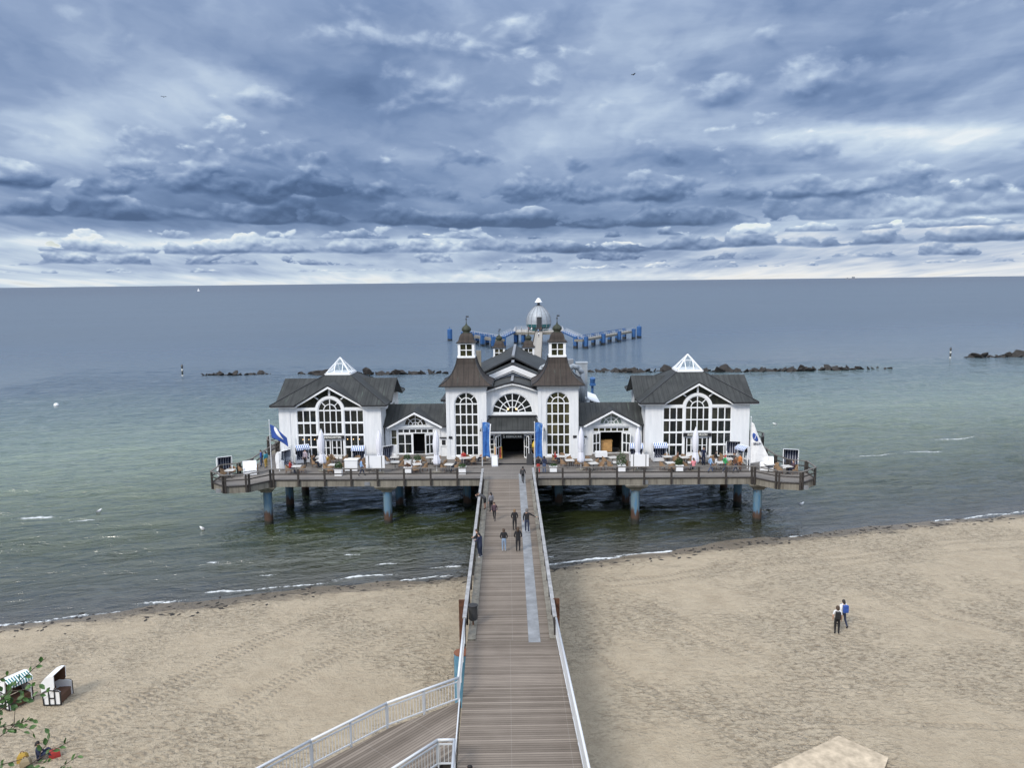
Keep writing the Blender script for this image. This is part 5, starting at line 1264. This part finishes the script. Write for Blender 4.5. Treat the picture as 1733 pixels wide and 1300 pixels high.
basket('white hooded beach chair with navy stripes turned right by the left flagpole',bt(-22.0,74.4),R(62),awning=False,scale=1.1)
basket('hooded beach chair with raised blue striped awning at the left pavilion corner',bt(-20.9,76.6),R(30),scale=1.15)
basket('hooded beach chair with blue striped awning right of the left pavilion door',bt(-15.0,76.2),R(0),scale=1.1)
basket('dark lined hooded beach chair before the left wing door',bt(-12.1,75.9),R(38),awning=False,scale=1.1)
basket('hooded beach chair with blue striped awning at the right wing',bt(12.9,75.6),R(-5),scale=1.1)
basket('hooded beach chair with blue striped awning at the left end of the right pavilion',bt(15.2,75.4),R(3),scale=1.15)
basket('tilted white hooded beach chair with navy stripes right of the right pavilion door',bt(22.5,75.0),R(-12),awning=False,tilt=R(-8),scale=1.15)
basket('hooded beach chair with striped awning turned left before the sail flag',bt(23.3,73.9),R(-62),scale=1.1)
basket('plain white hooded beach chair seen from behind at the right corner',bt(24.5,71.0),R(165),awning=False,tilt=R(36),scale=1.0)
basket('white hooded beach chair with navy striped lining on the right lobe',bt(27.0,71.6),R(-18),awning=False,scale=1.15)
x_,y_=-23.5,37.7
basket('white hooded beach chair with dark timber trim standing alone on the sand',(x_,y_,sandz(x_,y_)),R(92),'beach',False,R(-4),'beach baskets on the sand',.95)
x_,y_=-25.5,37.4
basket('hooded beach chair with green striped awning on the sand behind the leaves',(x_,y_,sandz(x_,y_)),R(62),'teal',True,0,'beach baskets on the sand',.98)

# closed umbrellas
def umbrella(label,loc,h):
    r=thing('closed_umbrella',label,'umbrella',loc,rnd.random(),'closed white umbrellas'); q=MB(); q.tube((0,0,0),(0,0,h+.05),.032,n=8); q.build('pole','steel_white',r)
    q=MB(); prof=[(.30,.80),(.33,.95),(.31,1.3),(.22,1.72),(.19,1.85),(.25,2.05),(.27,2.7),(.25,3.2),(.17,3.75),(.06,4.1),(.02,4.2)]; n_=24; vs=[]
    for r_,z_ in prof:
        for i in range(n_): t=2*PI*i/n_; rr=r_*(1+.20*math.cos(t*8+z_*.6)+.07*math.cos(t*3+z_)); vs.append((rr*math.cos(t)+.02*math.sin(z_*2),rr*math.sin(t),z_*h/4.2+(.10*math.cos(t*8) if z_<.9 else 0)))
    q.add(vs,[(k*n_+i,k*n_+(i+1)%n_,(k+1)*n_+(i+1)%n_,(k+1)*n_+i) for k in range(len(prof)-1) for i in range(n_)]+[tuple(reversed(range(n_)))]); cn_=q.build('canopy','canvas',r,smooth=True)
    q=MB(); q.lathe([(.205,1.76*h/4.2),(.215,1.79*h/4.2),(.205,1.82*h/4.2)],(0,0),16); q.build('strap','cloth_grey',cn_)
    q=MB(); q.box(-.35,.35,-.35,.35,0,.08); q.build('base','concrete',r)
for (x,y,lb) in ((-17.95,73.0,'leftmost of the six, before the left pavilion door'),(-12.25,72.2,'second from left, at the inner corner of the left pavilion'),(-6.8,72.0,'third from left, before the left tower edge'),(7.03,72.2,'fourth from left, before the right tower edge'),(12.4,71.8,'fifth from left, at the inner corner of the right pavilion'),(17.85,71.5,'rightmost of the six, before the right pavilion door')):
    umbrella('closed white umbrella '+lb,(x,y,DZ),4.15)

# planters
def planter(label,loc,tall=1.0,m_='shrub_leaf',n_=260,sp=.34,white=True):
    r=thing('planter',label,'planter',loc,0,'square planters along the railing'); q=MB(); q.slab([(-.33,-.33,.62),(.33,-.33,.62),(.33,.33,.62),(-.33,.33,.62)],.6); q.box(-.37,.37,-.37,.37,.60,.68); q.build('pot','white_plastic',r)
    q=MB(); rg=random.Random(hash(label)%999 if False else len(label))
    for i in range(n_):
        a=rg.random()*2*PI; rr=sp*math.sqrt(rg.random()); hh=.66+tall*.55*rg.random()*(1.15-rr/sp*.6); c=Vector((rr*math.cos(a),rr*math.sin(a),hh)); d=Vector((rg.uniform(-1,1),rg.uniform(-1,1),rg.uniform(-.3,1))).normalized()*.09; s_=d.cross(Vector((rg.random(),rg.random(),rg.random()+.1))).normalized()*.035
        q.add([c-d,c+s_,c+d,c-s_],[(0,1,2,3)])
    q.build('foliage',m_,r)
for (x,y,lb,t_,m_) in ((-16.0,71.2,'white square planter with a round green bush under the left pavilion',1.3,'shrub_leaf'),(-9.5,71.6,'white square planter with low brown plants before the left wing',.5,'wicker_dark'),(-4.3,71.2,'white square planter with a dark low plant before the left tower',.6,'shrub_leaf'),(4.3,71.2,'white square planter with a dark low plant before the right tower',.4,'shrub_leaf'),(10.8,71.3,'white square planter with a tall spiky plant before the right wing',2.4,'shrub_leaf'),(16.2,71.0,'white square planter with a round green bush under the right pavilion',1.3,'shrub_leaf')):
    planter(lb,(x,y,DZ),t_,m_,420 if t_>1 else 160,.5 if t_>2 else .36)
for (x,y,lb) in ((-9.9,74.6,'bushy green potted plant left of the left wing door'),(-8.9,74.3,'small green potted plant before the left wing door')):
    planter(lb,(x,y,DZ),1.1,'shrub_leaf',260,.4)
# wind screens
def screen(label,p0,p1,z0=.55,z1=1.75):
    r=thing('wind_screen',label,'wind screen',(p0[0],p0[1],DZ)); d=Vector((p1[0]-p0[0],p1[1]-p0[1],0)); q=MB(); q.bar((0,0,(z0+z1)/2),(d.x,d.y,(z0+z1)/2),.03,z1-z0); q.build('panel','white_plastic',r)
    for f_ in (.16,.84): q=MB(); q.tube((d.x*f_,d.y*f_-.03,0),(d.x*f_,d.y*f_-.03,z1),.03,n=6); q.build('post','dark_metal',r)
screen('white wind screen panel on two dark posts beside the second umbrella',(-13.5,71.7),(-11.7,71.65)); screen('white wind screen panel on two dark posts beside the fifth umbrella',(11.6,70.9),(13.3,70.85))
r=thing('white_counter','plain white serving counter behind the planter under the left pavilion','counter',(-15.1,72.8,DZ)); q=MB(); q.box(-.6,.6,-.3,.3,.1,1.15); q.build('body','white_plastic',r); q=MB(); q.box(-.65,.65,-.35,.35,1.15,1.2); q.build('top','white_trim',r)
r=thing('clothed_table','table with a white cloth beside the right wing doorway','table',TF(9.0,7.9,DZ)); q=MB(); q.slab([(-.6,-.4,.75),(.6,-.4,.75),(.6,.4,.75),(-.6,.4,.75)],.5); q.build('tablecloth','white_plastic',r); q=MB(); q.box(-.5,.5,-.3,.3,0,.26); q.build('base','dark_metal',r)
# glass wind break by the left flag
for sgn,word in ((-1,'left'),(1,'right')):
    r=thing('glass_windbreak','glass wind break with white posts running back from the %s flagpole'%word,'wind break',TF(sgn*22.6,3.6,DZ),TH); n_=5
    for i in range(n_):
        q=MB(); q.tube((-sgn*.02*i,i*1.4,0),(-sgn*.02*i,i*1.4,1.9+.25*i if sgn<0 else 1.5),.05,n=8); q.build('post','white_trim',r)
        if i<n_-1: q=MB(); q.box(-.01,.01,i*1.4+.06,i*1.4+1.34,.15,1.7 if sgn<0 else 1.4); q.build('glass_panel','glass_clear',r)
# flags
def cloth(fn,nu,nv,name,mat,parent,thick=.01):
    q=MB(); vs=[fn(i/nu,j/nv) for j in range(nv+1) for i in range(nu+1)]; W=nu+1; q.add(vs,[(j*W+i,j*W+i+1,(j+1)*W+i+1,(j+1)*W+i) for j in range(nv) for i in range(nu)]); o=q.build(name,mat,parent,smooth=True)
    m=o.modifiers.new('t','SOLIDIFY'); m.thickness=thick; m.offset=-1 if name=='emblem' else 0; return o
def pole(r,h,m='steel_white'): q=MB(); q.tube((0,0,0),(0,0,h),.05,.035,10); q.lathe([(.02,h),(.07,h+.04),(.02,h+.12)],(0,0),8); q.build('pole',m,r)
m,n,b=mk('banner_blue'); nn=noise(n,objco(n),2.2,4,.6); p=sep(n,objco(n)); blobm=noise(n,objco(n),3.0,2,.5).step(.56,.62)*(p[2]-2.2).step(.9,1.4); setb(n,b,mixc(n,blobm*.5,ramp(n,nn,[(.35,(.015,.075,.30)),(.65,(.05,.18,.48))]),(.25,.42,.66)),.8)
def fold(u,v,s=1): return .06*math.sin(u*9+v*3)*s
for (x,y,word,sg_) in ((-2.5,74.2,'left',1),(2.65,73.6,'right',1)):
    r=thing('banner_flag','tall blue banner with a white edge on the %s of the entrance'%word,'flag',(x,y,DZ),0,'blue entrance banners'); pole(r,4.6 if word=='left' else 4.4)
    w0=.74
    fn=lambda u,v: (.06+u*w0*(1-.12*math.sin(v*3)),fold(u,v),4.35-v*3.45+.12*math.sin(u*3)-(.12*u if v<.5 else .1*u))
    cloth(fn,14,24,'cloth','banner_blue',r)
    cloth(lambda u,v: (.06+w0*(1-.12*math.sin(v*3))*(1.0+.16*u),fold(1,v)+.015,4.30-v*3.4+.12*math.sin(3)-.12),2,20,'white_hem','sailcloth',r)
r=thing('blue_flag','blue flag with a white drop shaped emblem on the left flagpole','flag',(-22.75,72.6,DZ)); pole(r,5.1)
def fb(u,v): return (.05+u*1.55+.1*v,.07*math.sin(u*7+v*2),4.75-u*1.25-v*(1.35-.45*u)+.12*math.sin(u*4))
cloth(fb,16,10,'cloth','cloth_blue',r)
cloth(lambda u,v: (lambda a,b: (fb(a,b)[0],fb(a,b)[1]-.04,fb(a,b)[2]))(.22+.56*u,.16+.42*u+(v-.5)*.62*math.sin(PI*min(1,u**.7))*(1-.35*u)),14,6,'emblem','sailcloth',r)
r=thing('sail_flag','tall white sail shaped flag with a dark blue emblem on the right flagpole','flag',(22.85,70.8,DZ)); pole(r,5.15)
def fs_(u,v):
    w_=.25+1.45*min(1,v*1.15)**1.1; return (.05+u*w_,.10*math.sin(u*6+v*4)*u,4.75-v*4.05-.25*u*(1-v)+(.25*u*v))
cloth(fs_,16,26,'cloth','sailcloth',r)
def disc(u,v): a=2*PI*u; rr=v; uu=.45+.30*rr*math.cos(a); vv=.36+.10*rr*math.sin(a)+.03*rr*math.cos(a); p=fs_(uu,vv); return (p[0],p[1]-.03,p[2])
cloth(disc,20,3,'emblem','cloth_blue',r)
cloth(lambda u,v: (lambda p:(p[0],p[1]-.05,p[2]))(fs_(.30+.34*u,.39-.07*u+.02*math.sin(u*6)+.025*(v-.5)*math.sin(PI*u))),10,2,'emblem','sailcloth',r)
text_mesh('lettering','SELLIN',.26,(.62,-.10,4.75-.52*4.05),r,'cloth_navy')
# arm holding the right banner's shadow side: small finial under canopy
# boards and signs
def aboard(label,loc,rot,face,w_=.62,h_=1.1,frame='steel_white'):
    r=thing('pavement_sign',label,'sign',loc,rot)
    for s_ in (-1,1):
        q=MB(); q.add([(-w_/2,s_*.28,0),(w_/2,s_*.28,0),(w_/2,s_*.03,h_),(-w_/2,s_*.03,h_),(-w_/2,s_*.25,0),(w_/2,s_*.25,0),(w_/2,s_*.005,h_),(-w_/2,s_*.005,h_)],[(0,1,2,3),(7,6,5,4),(0,4,5,1),(1,5,6,2),(2,6,7,3),(3,7,4,0)]); o=q.build('board',frame,r)
    q=MB(); q.add([(-w_*.42,-.275,.10),(w_*.42,-.275,.10),(w_*.42,-.055,h_-.08),(-w_*.42,-.055,h_-.08)],[(0,1,2,3)]); q.build('face',face,o)
    return r
aboard('white pavement sign left of the entrance',(-1.3,74.2,DZ),R(8),'white_plastic')
aboard('black pavement sign right of the entrance',(2.2,74.6,DZ),R(-10),'sign_black',frame='sign_black')
aboard('red and yellow picture poster board in front of the doorway',(-.95,76.9,DZ+.15),R(5),'poster_red',.75,1.2,'yellow')
r=thing('ice_cream_display','yellow ice cream cone figure by the right entrance window','display',(2.75,76.7,DZ)); q=MB(); q.lathe([(.05,.5),(.2,1.0),(.26,1.25)],(0,0),14); q.build('cone','counter_wood',r); q=MB(); q.lathe([(.28,1.25),(.34,1.4),(.3,1.6),(.18,1.8),(.06,1.95)],(0,0),14); q.build('scoop','yellow',r,smooth=True); q=MB(); q.lathe([(.22,0),(.22,.06),(.05,.1),(.05,.55)],(0,0),12); q.build('stand','dark_metal',r)
# tiny visitors at the pier head
G5='visitors on the pier head'
cols=['navy','black','red','white','charcoal','plum','lightblue','brown']
for i,(x,y,lb) in enumerate([(3.6,277,'at the left end of the pier head platform'),(5.6,277.2,'left on the pier head platform, beside the railing'),(8.2,278.2,'left of the gondola on the pier head'),(9.2,277.6,'just left of the gondola walkway'),(10.6,274,'on the last stretch of the far jetty'),(11.6,272,'on the far jetty just before the platform'),(11.2,268,'halfway down the last stretch of the far jetty'),(12.6,277.8,'in front of the gondola door'),(13.6,278.0,'right of the gondola door'),(18.6,276.4,'at the right end of the pier head platform'),(19.4,277,'at the far right corner of the pier head platform'),(11.9,250,'alone on the far jetty, nearer than the others')]):
    if i==11: x=10.6
    person('tiny visitor in %s %s'%(cols[i%8],lb),(x,y),R(rnd.randrange(360)),'stand' if i%2 else 'walk',1.75,cols[i%8],'darkjeans',group=G5,z=DZ)
# beach mat
zm=1.75
mt=thing('beach_mat','large flat pale access mat lying on the sand at the lower right','mat',(14.6,30.9,zm)); q=MB(); q.slab([(-4.4,-1.2,0),(-.2,-2.8,0),(1.75,-.10,0),(.30,1.55,0)],.06); q.build('mat_sheet','sand_mat',mt)

# ---------------------------------------------------------------- foliage at the lower left
def twig_tree():
    r=thing('beech_tree','leafy green branches reaching in at the lower left corner','tree',(-5.9,5.6,bankz(-5.9,5.6)-.3))
    org=Vector(r.location); rg=random.Random(5)
    q=MB(); base=Vector((0,0,0)); pts=[Vector((-5.9,5.6,org.z)),Vector((-5.75,5.8,16.6)),Vector((-5.6,6.1,17.9)),Vector((-5.7,6.2,19.3)),Vector((-5.95,6.3,20.6))]
    rad=[.13,.10,.08,.06,.03]
    for a,c,ra,rc in zip(pts,pts[1:],rad,rad[1:]): q.tube(a-org,c-org,ra,rc,9)
    q.build('trunk','bark',r)
    tw=MB(); lf=MB()
    def leaf(c,d,n_,L=.062):
        d=d.normalized(); s_=d.cross(n_).normalized(); nn=s_.cross(d); w_=L*.30
        P_=[c,c+d*L*.25+s_*w_*.8+nn*.004,c+d*L*.55+s_*w_+nn*.004,c+d*L*.82+s_*w_*.5,c+d*L,c+d*L*.82-s_*w_*.5,c+d*L*.55-s_*w_+nn*.004,c+d*L*.25-s_*w_*.8+nn*.004,c+d*L*.5-nn*.006]
        lf.add([p-org for p in P_],[(0,1,8),(1,2,8),(2,3,8),(3,4,8),(4,5,8),(5,6,8),(6,7,8),(7,0,8)])
    def branch(p0,p1,r0,leafs=True,sub=True,den=.045,sag=.05):
        p0=Vector(p0);p1=Vector(p1); L=(p1-p0).length; n_=max(4,int(L/.06)); prev=p0
        side=(p1-p0).cross(Vector((0,1,0))).normalized(); ph=rg.random()*6
        for i in range(1,n_+1):
            f_=i/n_; p=p0.lerp(p1,f_)+side*math.sin(f_*5+ph)*.02+Vector((0,0,sag*math.sin(f_*PI)))
            tw.tube(prev-org,p-org,r0*(1-f_*.8)+.0012,r0*(1-(f_)*.8)+.001,5,cap=False)
            if leafs and f_>.12 and rg.random()<.85:
                d=(p-prev).normalized()+side*rg.choice((-1,1))*(.7+rg.random()*.5)+Vector((0,rg.uniform(-.5,.5),rg.uniform(-.5,.2))); leaf(p,d,Vector((rg.uniform(-.5,.5),-.5+rg.uniform(-.5,.5),1)).normalized(),.05+rg.random()*.025)
            if sub and 0.15<f_<.9 and rg.random()<.30:
                dd=(p-prev).normalized()+side*rg.choice((-1,1))*.8; branch(p,p+dd.normalized()*(.10+rg.random()*.16),.0035,True,False,sag=.01)
            prev=p
    T=[((-5.6,6.1,17.6),(-4.12,6.5,19.12)),((-5.6,6.1,17.9),(-4.36,6.45,18.80)),((-5.65,6.2,18.3),(-4.15,6.5,18.78)),((-5.6,6.1,18.2),(-4.24,6.4,18.61)),((-5.6,6.1,17.8),(-4.33,6.5,18.53)),((-5.6,6.0,17.3),(-3.97,6.5,18.33)),((-5.5,6.0,17.0),(-3.90,6.45,18.2)),((-5.55,6.0,17.2),(-4.2,6.4,18.1)),
       ((-5.6,6.1,18.6),(-4.55,6.4,19.12)),((-5.6,6.1,18.2),(-4.5,6.3,18.9)),((-5.6,6.1,17.9),(-4.62,6.2,18.42)),((-5.6,6.1,17.9),(-4.60,6.3,18.62)),((-5.6,6.1,17.5),(-4.62,6.2,18.22)),((-5.6,6.1,17.5),(-4.7,6.0,18.5)),((-5.6,6.1,17.2),(-4.35,6.2,17.9)),((-5.6,6.1,17.8),(-4.3,6.3,18.30)),((-5.6,6.1,17.6),(-4.05,6.5,18.08)),((-5.6,6.1,18.4),(-4.42,6.4,19.0)),((-5.6,6.0,17.9),(-4.45,6.1,18.35))]
    for a,c in T: branch(a,c,.009)
    # denser crown outside and at the left edge
    for i in range(80):
        a=pts[1].lerp(pts[4],rg.random()*.95); dd=Vector((rg.uniform(-1,.55),rg.uniform(-1,.6),rg.uniform(-.4,.7))); c=a+dd*.9
        if c.x>-4.66: c.x=-4.66-rg.random()*.25
        branch(a,c,.010)
    tw.build('branches','bark',r); lf.build('leaves','green_leaf',r)
twig_tree()
# seaweed line
wd=MB(); rg=random.Random(9)
for i in range(520):
    x=rg.uniform(-45,85); y=shore(x)-rg.gauss(.8,.5)-(1.2 if rg.random()<.2 else 0); s_=rg.uniform(.04,.16); a=rg.random()*6; z_=sandz(x,y)+.02
    if z_<-.02: z_=.01
    wd.add([(x+s_*2.4*math.cos(a),y+s_*2*math.sin(a),z_-.01),(x-s_*math.sin(a),y+s_*math.cos(a),z_-.01),(x-s_*2*math.cos(a),y-s_*2*math.sin(a),z_-.01),(x+s_*math.sin(a),y-s_*math.cos(a),z_-.01),(x,y,z_+s_*.35)],[(0,1,4),(1,2,4),(2,3,4),(3,0,4)])
tag(wd.build('seaweed','rock'),'dark washed up seaweed and pebbles along the waterline','seaweed',None,'stuff')
